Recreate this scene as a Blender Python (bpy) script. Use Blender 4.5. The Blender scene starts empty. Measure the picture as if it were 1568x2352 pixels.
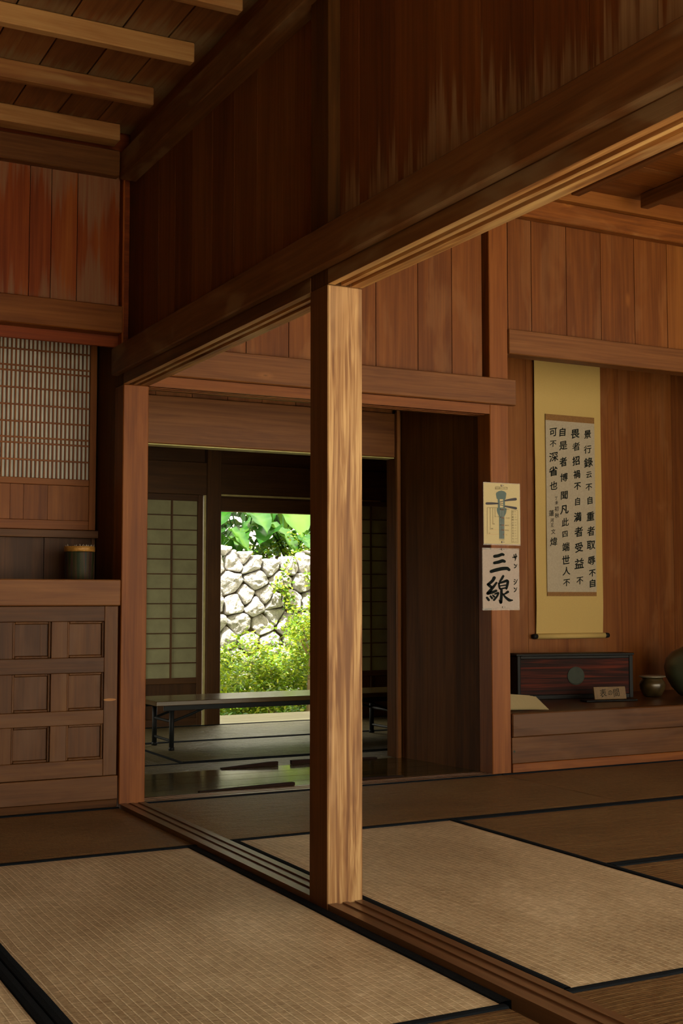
import bpy, bmesh, math, random
from mathutils import Vector, Matrix, noise

# ------------------------------------------------------------------ scene, camera, light
S = bpy.context.scene
COL = S.collection
random.seed(7)

F_PX = 2860.0
cam_d = bpy.data.cameras.new('camera')
cam_d.sensor_fit = 'HORIZONTAL'
cam_d.sensor_width = 24.0
cam_d.lens = 24.0 * F_PX / 1568.0
cam_d.clip_start = 0.02
cam = bpy.data.objects.new('camera', cam_d)
COL.objects.link(cam)
cam.location = (-1.6743, -3.2845, 0.89)
cam.rotation_euler = (math.radians(90 + 3.900), 0, math.radians(-27.637))
S.camera = cam

S.view_settings.view_transform = 'Standard'
S.view_settings.look = 'None'
S.view_settings.gamma = 1.0
S.view_settings.use_curve_mapping = False
S.view_settings.exposure = 0.18

w = bpy.data.worlds.new('sky')
S.world = w
w.use_nodes = True
bg = w.node_tree.nodes['Background']
bg.inputs['Color'].default_value = (1.0, 0.93, 0.74, 1)
bg.inputs['Strength'].default_value = 4.0

sun_d = bpy.data.lights.new('sun', 'SUN')
sun_d.energy = 14.0
sun_d.angle = math.radians(0.6)
sun_d.color = (1.0, 0.97, 0.90)
sun = bpy.data.objects.new('sun', sun_d)
COL.objects.link(sun)
sun.rotation_euler = Vector((-0.42, -0.40, 1.0)).to_track_quat('Z', 'Y').to_euler()

def portal(name, loc, rot, sx, sy):
    d = bpy.data.lights.new(name, 'AREA')
    d.shape = 'RECTANGLE'; d.size = sx; d.size_y = sy
    d.cycles.is_portal = True
    o = bpy.data.objects.new(name, d); COL.objects.link(o)
    o.location = loc; o.rotation_euler = rot
# daylight portals in the open front and in the garden doorway (they only guide sky sampling)
portal('front_daylight', (1.35, -2.99, 0.95), (math.radians(90), 0, 0), 6.9, 3.05)
portal('side_daylight', (4.86, -1.55, 1.2), (math.radians(90), 0, math.radians(90)), 2.7, 2.5)
portal('left_daylight', (-.05, 4.36, .62), (math.radians(90), 0, math.radians(-90)), .74, 1.25)
portal('garden_daylight', (2.15, 5.02, 0.77), (math.radians(-90), 0, 0), 1.05, 1.5)
try:
    S.cycles.use_denoising = True
    S.cycles.use_adaptive_sampling = True
    S.cycles.adaptive_threshold = 0.06
    S.cycles.adaptive_min_samples = 16
    S.cycles.max_bounces = 8
    S.cycles.diffuse_bounces = 5
    S.cycles.glossy_bounces = 4
    S.cycles.transmission_bounces = 4
    S.cycles.caustics_reflective = False
    S.cycles.caustics_refractive = False
    S.cycles.sample_clamp_indirect = 6.0
except Exception:
    pass

# ------------------------------------------------------------------ node helpers
def new_mat(name):
    m = bpy.data.materials.new(name); m.use_nodes = True
    nt = m.node_tree
    for n in list(nt.nodes): nt.nodes.remove(n)
    out = nt.nodes.new('ShaderNodeOutputMaterial')
    b = nt.nodes.new('ShaderNodeBsdfPrincipled')
    nt.links.new(b.outputs[0], out.inputs[0])
    return m, nt, b, out

def sc(c, k=1.0): return (c[0]*k, c[1]*k, c[2]*k, 1)

class NT:
    def __init__(s, nt): s.nt = nt; s._g = None
    def n(s, t, **k):
        o = s.nt.nodes.new(t)
        for a, b in k.items(): setattr(o, a, b)
        return o
    def l(s, a, b): s.nt.links.new(a, b)
    def attr(s, name):
        return s.n('ShaderNodeAttribute', attribute_name=name)
    def vec_scale(s, src, v):
        m = s.n('ShaderNodeVectorMath', operation='MULTIPLY'); s.l(src, m.inputs[0]); m.inputs[1].default_value = v
        return m.outputs[0]
    def noise(s, vec, scale=1.0, detail=2.0, rough=0.5, dist=0.0):
        o = s.n('ShaderNodeTexNoise'); s.l(vec, o.inputs['Vector'])
        o.inputs['Scale'].default_value = scale; o.inputs['Detail'].default_value = detail
        o.inputs['Roughness'].default_value = rough; o.inputs['Distortion'].default_value = dist
        return o.outputs['Fac']
    def math(s, op, a, b=None, c=None, clamp=False):
        o = s.n('ShaderNodeMath', operation=op); o.use_clamp = clamp
        for i, v in enumerate((a, b, c)):
            if v is None: continue
            if isinstance(v, (int, float)): o.inputs[i].default_value = v
            else: s.l(v, o.inputs[i])
        return o.outputs[0]
    def ramp(s, fac, stops, interp='LINEAR'):
        o = s.n('ShaderNodeValToRGB'); s.l(fac, o.inputs[0])
        cr = o.color_ramp; cr.interpolation = interp
        while len(cr.elements) < len(stops): cr.elements.new(0.5)
        for e, (p, c) in zip(cr.elements, stops):
            e.position = p; e.color = c if len(c) == 4 else (*c, 1)
        return o.outputs[0]
    def mix(s, fac, a, b, blend='MIX'):
        o = s.n('ShaderNodeMix', data_type='RGBA', blend_type=blend)
        for i, v in ((0, fac), (6, a), (7, b)):
            if isinstance(v, (int, float)): o.inputs[i].default_value = v
            elif isinstance(v, tuple): o.inputs[i].default_value = v if len(v) == 4 else (*v, 1)
            else: s.l(v, o.inputs[i])
        return o.outputs[2]
    def mapr(s, v, a, b, c=0.0, d=1.0, smooth=False):
        o = s.n('ShaderNodeMapRange'); s.l(v, o.inputs[0])
        if smooth: o.interpolation_type = 'SMOOTHSTEP'
        o.inputs[1].default_value = a; o.inputs[2].default_value = b
        o.inputs[3].default_value = c; o.inputs[4].default_value = d
        return o.outputs[0]
    def bump(s, h, strength, dist, bsdf):
        o = s.n('ShaderNodeBump'); s.l(h, o.inputs['Height'])
        o.inputs['Strength'].default_value = strength; o.inputs['Distance'].default_value = dist
        s.l(o.outputs[0], bsdf.inputs['Normal'])

WK = 0.80
def wood(name, dark, mid, light, rough=0.55, spec=0.22, wear=None, wear_amt=0.0, knots=0.0,
         fig=(1.1, 8, 8), patch=0.0, patch_col=None, contrast=1.0, bump=0.12):
    dark, mid, light = [(c[0]*WK, c[1]*WK*.87, c[2]*WK*.44) for c in (dark, mid, light)]
    if wear: wear = (wear[0], wear[1]*.92, wear[2]*.75)
    if patch_col: patch_col = (patch_col[0]*.9, patch_col[1]*.82, patch_col[2]*.6)
    m, nt, b, out = new_mat(name); N = NT(nt)
    g = N.attr('gco').outputs['Vector']; tone = N.attr('tone').outputs['Fac']
    n1 = N.noise(N.vec_scale(g, fig), 1.0, 3.0, 0.6, 1.4)
    n2 = N.noise(N.vec_scale(g, (1.6, 70, 70)), 1.0, 2.5, 0.6, 0.25)
    n3 = N.noise(N.vec_scale(g, (5.0, 420, 420)), 1.0, 1.0, 0.5)
    f = N.math('ADD', N.math('MULTIPLY', n1, 0.60*contrast), N.math('MULTIPLY', n2, 0.45*contrast))
    f = N.math('ADD', f, N.math('MULTIPLY', n3, 0.10))
    f = N.math('ADD', f, N.math('MULTIPLY', tone, 0.30))
    f = N.math('SUBTRACT', f, 0.15 + 0.10/2 + (0.525*contrast - 0.5))
    col = N.ramp(f, [(0.30, sc(dark)), (0.52, sc(mid)), (0.76, sc(light))])
    if knots:
        v = N.n('ShaderNodeTexVoronoi'); N.l(N.vec_scale(g, (2.2, 5.5, 5.5)), v.inputs['Vector']); v.inputs['Scale'].default_value = 1.0
        k = N.mapr(v.outputs['Distance'], 0.02, 0.13, 1.0, 0.0, True)
        kc = N.mapr(v.outputs['Distance'], 0.0, 0.045, 1.0, 0.0, True)
        keep = N.math('GREATER_THAN', N.n('ShaderNodeSeparateColor').outputs[0], 0.5)
        sp = [n for n in nt.nodes if n.bl_idname == 'ShaderNodeSeparateColor'][-1]
        N.l(v.outputs['Color'], sp.inputs[0])
        keep.node.inputs[1].default_value = 1.0 - knots
        col = N.mix(N.math('MULTIPLY', k, N.math('MULTIPLY', keep, 0.55)), col, sc(light, 1.25))
        col = N.mix(N.math('MULTIPLY', kc, N.math('MULTIPLY', keep, 0.8)), col, sc(dark, 0.6))
    if wear:
        wv = N.attr('wv').outputs['Fac']
        st = N.noise(N.vec_scale(g, (1.1, 38, 38)), 1.0, 3.0, 0.65, 0.1)
        st2 = N.noise(N.vec_scale(g, (0.35, 6, 6)), 1.0, 2.0, 0.5)
        edge = N.math('ADD', N.math('MULTIPLY', N.mapr(st, 0.35, 0.75), 0.42*wear_amt), N.math('MULTIPLY', N.mapr(st2, 0.3, 0.7), 0.35*wear_amt))
        d = N.math('SUBTRACT', edge, wv)
        mk = N.mapr(d, -0.04, 0.10, 0.0, 1.0, True)
        fine = N.mapr(n2, 0.35, 0.65, 0.55, 1.0)
        col = N.mix(N.math('MULTIPLY', mk, N.math('MULTIPLY', fine, 0.85)), col, sc(wear))
    if patch:
        p = N.noise(N.vec_scale(g, (2.0, 6, 6)), 1.0, 3.0, 0.55, 0.5)
        col = N.mix(N.math('MULTIPLY', N.mapr(p, 0.5, 0.66, 0.0, 1.0, True), patch), col, sc(patch_col))
    N.l(col, b.inputs['Base Color'])
    b.inputs['Roughness'].default_value = rough
    b.inputs['Specular IOR Level'].default_value = spec
    h = N.math('ADD', N.math('MULTIPLY', n2, 0.7), N.math('MULTIPLY', n3, 0.5))
    N.bump(h, bump, 0.004, b)
    return m

def plain(name, col, rough=0.6, metal=0.0, spec=0.4, var=0.12, scale=30.0, bump=0.0, coat=0.0):
    m, nt, b, out = new_mat(name); N = NT(nt)
    tc = N.n('ShaderNodeTexCoord')
    n = N.noise(tc.outputs['Object'], scale, 3.0)
    c = N.mix(N.mapr(n, 0.3, 0.7), sc(col, 1-var), sc(col, 1+var))
    N.l(c, b.inputs['Base Color'])
    b.inputs['Roughness'].default_value = rough; b.inputs['Metallic'].default_value = metal
    b.inputs['Specular IOR Level'].default_value = spec
    b.inputs['Coat Weight'].default_value = coat
    if bump: N.bump(n, bump, 0.003, b)
    return m

# ------------------------------------------------------------------ materials
M = {}
M['post'] = wood('pale_post_wood', (.20, .095, .062), (.365, .205, .145), (.60, .41, .34), rough=.5, fig=(1.7, 36, 36), contrast=2.2, patch=.3, patch_col=(.62, .42, .28), bump=.3)
M['red'] = wood('red_brown_wood', (.14, .042, .012), (.24, .08, .024), (.34, .135, .05), rough=.5, knots=.10)
M['board'] = wood('wall_board_wood', (.135, .041, .010), (.215, .073, .021), (.305, .122, .042), rough=.5, knots=.3, fig=(.6, 8, 8), patch=.18, patch_col=(.38, .20, .10))
M['knotty'] = wood('knotty_beam_wood', (.13, .04, .010), (.24, .08, .022), (.37, .15, .05), rough=.5, knots=.75, fig=(2.0, 12, 12), patch=.4, patch_col=(.46, .25, .12))
M['beam'] = wood('beam_wood', (.112, .042, .020), (.19, .076, .037), (.27, .122, .063), rough=.5, knots=.08, fig=(1.1, 13, 13))
M['dark'] = wood('smoked_dark_wood', (.065, .026, .012), (.115, .048, .021), (.17, .078, .036), rough=.6, spec=.12, fig=(1.0, 10, 10))
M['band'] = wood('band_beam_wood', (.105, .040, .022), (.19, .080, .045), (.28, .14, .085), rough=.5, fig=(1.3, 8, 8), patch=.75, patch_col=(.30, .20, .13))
M['side'] = wood('dark_side_wood', (.10, .038, .020), (.175, .074, .040), (.25, .12, .068), rough=.55, spec=.15)
M['upper_far'] = wood('upper_board_far', (.12, .040, .020), (.20, .072, .036), (.30, .125, .065), rough=.55, fig=(.5, 7, 7))
M['upper'] = wood('upper_board_dark', (.13, .038, .020), (.23, .075, .036), (.34, .13, .065), rough=.5, wear=(.40, .27, .17), wear_amt=.62, fig=(.5, 7, 7))
M['weather'] = wood('weathered_board', (.20, .036, .010), (.33, .072, .018), (.46, .14, .036), rough=.55, wear=(.28, .15, .09), wear_amt=.58, fig=(.45, 7, 7))
M['batten'] = wood('batten_wood', (.32, .14, .08), (.50, .255, .16), (.66, .40, .28), rough=.55, fig=(1.3, 14, 14), patch=.5, patch_col=(.50, .32, .18))
M['ceil'] = wood('ceiling_board', (.21, .08, .045), (.32, .135, .08), (.44, .22, .14), rough=.6, wear=(.30, .23, .14), wear_amt=.30, fig=(.8, 6, 6))
M['cab'] = wood('cabinet_wood', (.068, .026, .012), (.122, .050, .024), (.185, .085, .044), rough=.5, fig=(1.0, 9, 9), patch=.5, patch_col=(.135, .068, .042))
M['sill'] = wood('floor_rail_wood', (.12, .058, .045), (.19, .098, .082), (.27, .152, .13), rough=.35, spec=.5, fig=(1.0, 12, 12))
M['lint'] = wood('lintel_wood', (.26, .11, .06), (.48, .25, .15), (.80, .54, .38), rough=.5, fig=(1.6, 22, 22), contrast=1.5, patch=.5, patch_col=(.56, .40, .24))
M['hall'] = wood('hall_floor_wood', (.05, .03, .014), (.075, .047, .022), (.10, .066, .032), rough=.14, spec=.9, fig=(.8, 8, 8), bump=.05)
M['tokofl'] = wood('alcove_floor_wood', (.05, .022, .010), (.09, .038, .017), (.13, .06, .026), rough=.3, spec=.5)
M['engawa'] = wood('veranda_wood', (.24, .24, .30), (.36, .37, .45), (.48, .50, .62), rough=.5)
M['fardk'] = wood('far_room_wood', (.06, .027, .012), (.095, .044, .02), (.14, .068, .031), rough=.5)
M['cream'] = plain('pale_lit_strip', (.50, .44, .17), .6)  # yellow tone also stands for sunlight on the doorway edges
M['chest'] = wood('lacquered_redwood', (.010, .003, .002), (.035, .006, .004), (.12, .018, .008), rough=.6, spec=.12, fig=(1.5, 38, 38), contrast=1.8)
M['black'] = plain('black_lacquer', (.009, .008, .007), .5, 0, .15)
M['steel'] = plain('black_painted_steel', (.010, .011, .011), .5, 0, .15)
M['brassd'] = plain('dull_bronze', (.028, .034, .022), .6, .0, .2)
M['cloth'] = plain('black_border_cloth', (.007, .009, .012), .9, 0, .08, var=.3, scale=300, bump=.2)
M['silk'] = plain('gold_silk_mount', (.50, .34, .11), .75, var=.06, scale=400, bump=.1)
M['silkbrown'] = plain('brown_brocade_strip', (.22, .10, .022), .7, var=.3, scale=220)
M['oldpaper'] = plain('aged_writing_paper', (.40, .33, .235), .85, var=.08, scale=120)
M['ink'] = plain('ink', (.010, .012, .011), .9, 0, .05)
M['cardpaper'] = plain('cream_card', (.52, .42, .22), .7, var=.04, scale=200)
M['whitepaper'] = plain('white_calligraphy_paper', (.40, .32, .27), .8, var=.05, scale=120)
M['teal'] = plain('teal_print', (.085, .125, .115), .7, var=.05)
M['pegink'] = plain('dark_grey_print', (.045, .04, .045), .7)
M['stringp'] = plain('pale_grey_print', (.20, .21, .19), .7)
M['orange'] = plain('orange_print', (.50, .17, .07), .7)
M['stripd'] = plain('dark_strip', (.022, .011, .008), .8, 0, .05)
M['plaque'] = plain('plaque_wood', (.15, .085, .03), .6, scale=60)
M['glaze'] = plain('green_brown_glaze', (.055, .035, .012), .3, .2, .5, var=.6, scale=14, coat=.3)
M['lidmetal'] = plain('pale_lid', (.30, .25, .17), .35, .4)
M['vase'] = plain('celadon_glaze', (.06, .07, .036), .3, 0, .6, var=.35, scale=9, coat=.4)
M['goldrim'] = plain('gold_brocade_rim', (.36, .17, .03), .5, .2, var=.3, scale=160)
M['pin'] = plain('clear_pin', (.25, .2, .15), .3)
M['bark'] = plain('pale_bark', (.34, .24, .13), .9, scale=20, bump=.5)
M['bark_d'] = plain('dark_bark', (.09, .06, .035), .9, scale=20, bump=.5)
M['soil'] = plain('garden_soil', (.12, .09, .05), .95, var=.4, scale=6, bump=.5)
M['sand'] = plain('pale_coral_gravel', (.68, .61, .49), .95, var=.2, scale=20)
M['tile'] = plain('roof_underside', (.10, .05, .025), .8)

def mat_glass_sleeve():
    m, nt, b, out = new_mat('clear_sleeve')
    b.inputs['Base Color'].default_value = (.8, .75, .65, 1); b.inputs['Roughness'].default_value = .25
    b.inputs['Alpha'].default_value = .18
    return m
M['sleeve'] = mat_glass_sleeve()

def mat_paper(name, col, trans):
    m, nt, b, out = new_mat(name); N = NT(nt)
    tc = N.n('ShaderNodeTexCoord'); n = N.noise(tc.outputs['Object'], 9.0, 4.0, .6)
    c = N.mix(N.mapr(n, .3, .7), sc(col, .85), sc(col, 1.1)); N.l(c, b.inputs['Base Color'])
    b.inputs['Roughness'].default_value = .9; b.inputs['Specular IOR Level'].default_value = .1
    t = N.n('ShaderNodeBsdfTranslucent'); N.l(c, t.inputs[0])
    mx = N.n('ShaderNodeMixShader'); mx.inputs[0].default_value = trans
    N.l(b.outputs[0], mx.inputs[1]); N.l(t.outputs[0], mx.inputs[2]); N.l(mx.outputs[0], out.inputs[0])
    return m
M['shoji'] = mat_paper('shoji_paper', (.34, .33, .19), .15)
M['latpaper'] = mat_paper('grey_screen_paper', (.60, .58, .50), .1)

def mat_tatami(name, a, bcol, line, rib=.0212, rough=.5, worn=.35, spec=.35, bs=.7, lump=.3):
    m, nt, b, out = new_mat(name); N = NT(nt)
    g = N.attr('gco').outputs['Vector']
    sep = N.n('ShaderNodeSeparateXYZ'); N.l(g, sep.inputs[0])
    wob = N.noise(N.vec_scale(g, (1.6, 3, 1)), 1.0, 3.0)
    yy = N.math('ADD', sep.outputs[1], N.math('MULTIPLY', wob, .014))
    ph = N.math('FRACT', N.math('DIVIDE', yy, rib))
    tri = N.math('ABSOLUTE', N.math('SUBTRACT', ph, .5))          # 0 in the rib centre, .5 at the seam
    ln = N.mapr(tri, .37, .47, 0, 1, True)
    brk = N.noise(N.vec_scale(g, (120, 8, 1)), 1.0, 2.0, .6)
    reed = N.noise(N.vec_scale(g, (210, 30, 1)), 1.0, 2.5, .65, .3)
    clump = N.noise(N.vec_scale(g, (38, 26, 1)), 1.0, 3.0, .6, .6)
    low = N.noise(N.vec_scale(g, (1.6, 2.4, 1)), 1.0, 4.0, .6, .4)
    spk = N.noise(N.vec_scale(g, (60, 24, 1)), 1.0, 2.0, .5, 1.0)
    f = N.math('ADD', N.math('MULTIPLY', reed, .50), N.math('MULTIPLY', clump, .18))
    f = N.math('ADD', f, N.math('MULTIPLY', low, .36))
    col = N.ramp(f, [(.40, sc(a)), (.56, sc(bcol)), (.70, sc(line))])
    col = N.mix(N.math('MULTIPLY', ln, N.mapr(brk, .35, .6, .15, .6)), col, sc(line, 1.05))
    col = N.mix(N.math('MULTIPLY', N.mapr(spk, .66, .76, 0, 1), worn), col, sc(line, 1.3))
    N.l(col, b.inputs['Base Color'])
    b.inputs['Roughness'].default_value = rough; b.inputs['Specular IOR Level'].default_value = spec
    h = N.math('ADD', N.math('MULTIPLY', ln, .5), N.math('MULTIPLY', reed, .9))
    h = N.math('ADD', h, N.math('MULTIPLY', N.noise(N.vec_scale(g, (7, 26, 1)), 1.0, 3.0, .6, .8), lump*6))
    N.bump(h, bs, .0020, b)
    return m
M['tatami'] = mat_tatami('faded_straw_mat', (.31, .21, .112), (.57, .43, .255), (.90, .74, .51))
M['tatami2'] = mat_tatami('darker_straw_mat', (.115, .058, .020), (.185, .100, .038), (.28, .17, .07), worn=.45, spec=.25, bs=1.0, lump=.6)  # darker copy of the straw, light falloff toward the back put into colour
M['tatami3'] = mat_tatami('far_room_mat', (.06, .045, .016), (.11, .085, .035), (.24, .20, .10), rough=.42, worn=.9, spec=.5, bs=1.0, lump=1.6)  # darkest straw copy, the dimness of the far room put into colour

def mat_leaf(name, c1, c2, c3, tr=.35, rough=.45):
    m, nt, b, out = new_mat(name); N = NT(nt)
    t = N.attr('tone').outputs['Fac']
    col = N.ramp(t, [(.05, sc(c1)), (.55, sc(c2)), (.95, sc(c3))])
    N.l(col, b.inputs['Base Color']); b.inputs['Roughness'].default_value = rough
    tl = N.n('ShaderNodeBsdfTranslucent'); N.l(N.mix(.5, col, sc(c3)), tl.inputs[0])
    mx = N.n('ShaderNodeMixShader'); mx.inputs[0].default_value = tr
    N.l(b.outputs[0], mx.inputs[1]); N.l(tl.outputs[0], mx.inputs[2]); N.l(mx.outputs[0], out.inputs[0])
    return m
M['leaf'] = mat_leaf('yellow_green_leaf', (.014, .07, .001), (.14, .29, .003), (.46, .50, .03))
M['leafd'] = mat_leaf('deep_green_leaf', (.006, .035, .003), (.02, .09, .006), (.08, .20, .012))
M['leafb'] = mat_leaf('broad_leaf', (.006, .05, .006), (.02, .11, .01), (.10, .22, .02), rough=.3)

def mat_stone():
    m, nt, b, out = new_mat('coral_limestone'); N = NT(nt)
    tc = N.n('ShaderNodeTexCoord'); t = N.attr('tone').outputs['Fac']
    n = N.noise(tc.outputs['Object'], 9.0, 6.0, .68); n2 = N.noise(tc.outputs['Object'], 42.0, 4.0, .65, .5)
    c = N.ramp(N.math('ADD', N.math('MULTIPLY', n, .6), N.math('MULTIPLY', n2, .4)), [(.36, (.16, .15, .13, 1)), (.45, (.42, .40, .37, 1)), (.58, (.62, .59, .56, 1))])
    c = N.mix(N.math('MULTIPLY', t, .25), c, (.60, .52, .42, 1))
    N.l(c, b.inputs['Base Color']); b.inputs['Roughness'].default_value = .95
    N.bump(N.math('ADD', n, N.math('MULTIPLY', n2, .4)), 1.0, .05, b)
    return m
M['stone'] = mat_stone()

def mat_brocade():
    m, nt, b, out = new_mat('dark_brocade'); N = NT(nt)
    g = N.attr('gco').outputs['Vector']
    sep = N.n('ShaderNodeSeparateXYZ'); N.l(g, sep.inputs[0])
    u, v = sep.outputs[0], sep.outputs[1]
    def lines(expr, p):
        ph = N.math('FRACT', N.math('DIVIDE', expr, p)); return N.mapr(N.math('ABSOLUTE', N.math('SUBTRACT', ph, .5)), .34, .46, 0, 1)
    d = N.math('MAXIMUM', lines(N.math('ADD', u, v), .0075), lines(N.math('SUBTRACT', u, v), .0075))
    hue = N.noise(N.vec_scale(g, (55, 3, 1)), 1.0, 0.0)
    c = N.ramp(hue, [(.35, (.03, .045, .008, 1)), (.48, (.11, .07, .02, 1)), (.56, (.14, .035, .03, 1)), (.64, (.025, .06, .045, 1)), (.75, (.10, .012, .008, 1))])
    col = N.mix(d, (.012, .014, .012), c)
    N.l(col, b.inputs['Base Color']); b.inputs['Roughness'].default_value = .5; b.inputs['Specular IOR Level'].default_value = .15
    return m
M['brocade'] = mat_brocade()

M['hall'].node_tree.nodes['Principled BSDF'].inputs['Specular Tint'].default_value = (.85, 1.0, .45, 1)  # green gloss tint puts the garden's reflected green into the floor material
M['hall'].node_tree.nodes['Principled BSDF'].inputs['IOR'].default_value = 1.65
# ------------------------------------------------------------------ mesh builder
class MB:
    def __init__(s): s.v = []; s.f = []; s.g = []; s.t = []; s.w = []; s.sm = False
    def add(s, vs, fs, gs=None, tone=.5, ws=None):
        o = len(s.v); s.v += [tuple(p) for p in vs]; s.f += [tuple(i+o for i in q) for q in fs]
        if gs is None: gs = [tuple(p) for p in vs]
        s.g += gs; s.t += (tone if isinstance(tone, list) else [tone]*len(vs)); s.w += ws if ws else [1.0]*len(vs)
    def box(s, x0, x1, y0, y1, z0, z1, ax='z', bev=.002, tone=None, wear=None, M4=None):
        """chamfered box; ax = grain direction"""
        lo = [min(x0, x1), min(y0, y1), min(z0, z1)]; hi = [max(x0, x1), max(y0, y1), max(z0, z1)]
        b = min(bev, *(.3*(hi[i]-lo[i]) for i in range(3)))
        vs, idx = [], {}
        for i in range(8):
            sg = [(i >> k) & 1 for k in range(3)]
            for a in range(3):
                p = []
                for k in range(3):
                    e = hi[k] if sg[k] else lo[k]
                    if k != a: e += -b if sg[k] else b
                    p.append(e)
                idx[(i, a)] = len(vs); vs.append(p)
        fs = []
        for a in range(3):
            u, w_ = (a+1) % 3, (a+2) % 3
            for side in (0, 1):
                q = []
                for su, sw in ((0, 0), (1, 0), (1, 1), (0, 1)):
                    i = (side << a) | (su << u) | (sw << w_); q.append(idx[(i, a)])
                fs.append(q if side else q[::-1])
            for su in (0, 1):
                for sw in (0, 1):
                    i0 = (su << u) | (sw << w_); i1 = i0 | (1 << a)
                    q = [idx[(i0, u)], idx[(i1, u)], idx[(i1, w_)], idx[(i0, w_)]]
                    fs.append(q if (su ^ sw) else q[::-1])
        for i in range(8):
            q = [idx[(i, 0)], idx[(i, 1)], idx[(i, 2)]]
            fs.append(q if bin(i).count('1') % 2 else q[::-1])
        k = 'xyz'.index(ax); o1, o2 = [j for j in range(3) if j != k]
        r = (random.uniform(0, 40), random.uniform(0, 40), random.uniform(0, 40))
        gs = [(p[k]+r[0], p[o1]+r[1], p[o2]+r[2]) for p in vs]
        ws = None
        if wear is not None:  # (low, high) : distance from the board ends
            ws = [min(abs(p[k]-wear[0]), abs(wear[1]-p[k])) for p in vs]
        if M4: vs = [M4 @ Vector(p) for p in vs]
        s.add(vs, fs, gs, random.random() if tone is None else tone, ws)
    def board(s, x0, x1, y0, y1, z0, z1, ax='z', tone=None, low=False):
        """a board split along its length so that wear from both ends can be interpolated"""
        k = 'xyz'.index(ax); lo = [x0, y0, z0][k]; hi = [x1, y1, z1][k]
        L = hi-lo; st = random.getstate()
        t = random.random() if tone is None else tone
        r = (random.uniform(0, 40), random.uniform(0, 40), random.uniform(0, 40))
        o1, o2 = [j for j in range(3) if j != k]
        P = [[x0, x1], [y0, y1], [z0, z1]]
        vs, gs, ws = [], [], []
        ts = [0, .5, 1]
        for tt in ts:
            for a, b_ in ((0, 0), (1, 0), (1, 1), (0, 1)):
                p = [0, 0, 0]; p[k] = lo+L*tt; p[o1] = P[o1][a]; p[o2] = P[o2][b_]
                vs.append(p); gs.append((p[k]+r[0], p[o1]+r[1], p[o2]+r[2])); ws.append(tt*L if low else min(tt, 1-tt)*L)
        fs = [(0, 3, 2, 1), (8, 9, 10, 11)]
        for j in (0, 4):
            for i in range(4): fs.append((j+i, j+(i+1) % 4, j+4+(i+1) % 4, j+4+i))
        if k == 1: fs = [q[::-1] for q in fs]
        s.add(vs, fs, gs, t, ws)
    def prism(s, poly, a0, a1, ax='y', grain=None, tone=None):
        """poly = list of (p,q) in the plane normal to ax (x,z for y; y,z for x; x,y for z)"""
        n = len(poly); r = [random.uniform(0, 40) for _ in range(3)]
        def P(p, a):
            return {'y': (p[0], a, p[1]), 'x': (a, p[0], p[1]), 'z': (p[0], p[1], a)}[ax]
        vs = [P(p, a0) for p in poly]+[P(p, a1) for p in poly]
        fs = [tuple(range(n)), tuple(range(2*n-1, n-1, -1))]+[(i, i+n, (i+1) % n+n, (i+1) % n) for i in range(n)]
        gs = []
        for v in vs:
            k = 'xyz'.index(grain or ax); o1, o2 = [j for j in range(3) if j != k]
            gs.append((v[k]+r[0], v[o1]+r[1], v[o2]+r[2]))
        s.add(vs, fs, gs, random.random() if tone is None else tone)
    def tube(s, pts, rad, n=8, tone=.5):
        pts = [Vector(p) for p in pts]; rings = []; vs = []; gs = []; L = 0
        for i, p in enumerate(pts):
            d = (pts[min(i+1, len(pts)-1)]-pts[max(i-1, 0)]).normalized()
            u = d.cross(Vector((0, 0, 1)) if abs(d.z) < .9 else Vector((1, 0, 0))).normalized(); w_ = d.cross(u)
            r = rad[i] if isinstance(rad, (list, tuple)) else rad
            if i: L += (p-pts[i-1]).length
            for k in range(n):
                a = 2*math.pi*k/n; q = p+u*math.cos(a)*r+w_*math.sin(a)*r
                vs.append(q); gs.append((L, a*r, 0))
        fs = []
        for i in range(len(pts)-1):
            for k in range(n): fs.append((i*n+k, i*n+(k+1) % n, (i+1)*n+(k+1) % n, (i+1)*n+k))
        fs.append(tuple(range(n))[::-1]); fs.append(tuple((len(pts)-1)*n+k for k in range(n)))
        s.add(vs, fs, gs, tone)
    def lathe(s, prof, c, n=40, tone=.5):
        vs, gs, fs = [], [], []
        for r, z in prof:
            for k in range(n):
                a = 2*math.pi*k/n; vs.append((c[0]+r*math.cos(a), c[1]+r*math.sin(a), c[2]+z)); gs.append((a*max(p[0] for p in prof), z, 0))
        for i in range(len(prof)-1):
            for k in range(n): fs.append((i*n+k, i*n+(k+1) % n, (i+1)*n+(k+1) % n, (i+1)*n+k))
        fs.append(tuple(range(n))[::-1]); fs.append(tuple((len(prof)-1)*n+k for k in range(n)))
        s.add(vs, fs, gs, tone)
    def build(s, name, mat, parent=None, smooth=False, loc=None):
        me = bpy.data.meshes.new(name)
        o = Vector(loc) if loc else Vector((0, 0, 0))
        me.from_pydata([Vector(p)-o for p in s.v], [], s.f)
        a = me.attributes.new('gco', 'FLOAT_VECTOR', 'POINT'); a.data.foreach_set('vector', [c for g in s.g for c in g])
        a = me.attributes.new('tone', 'FLOAT', 'POINT'); a.data.foreach_set('value', s.t)
        a = me.attributes.new('wv', 'FLOAT', 'POINT'); a.data.foreach_set('value', s.w)
        if smooth: me.polygons.foreach_set('use_smooth', [True]*len(me.polygons))
        me.materials.append(mat); me.update()
        ob = bpy.data.objects.new(name, me); COL.objects.link(ob)
        if parent is not None:
            ob.parent = parent; ob.location = o - parent.location if loc else -parent.location
            if not loc: ob.location = -Vector(parent.location)
        else: ob.location = o
        return ob

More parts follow.
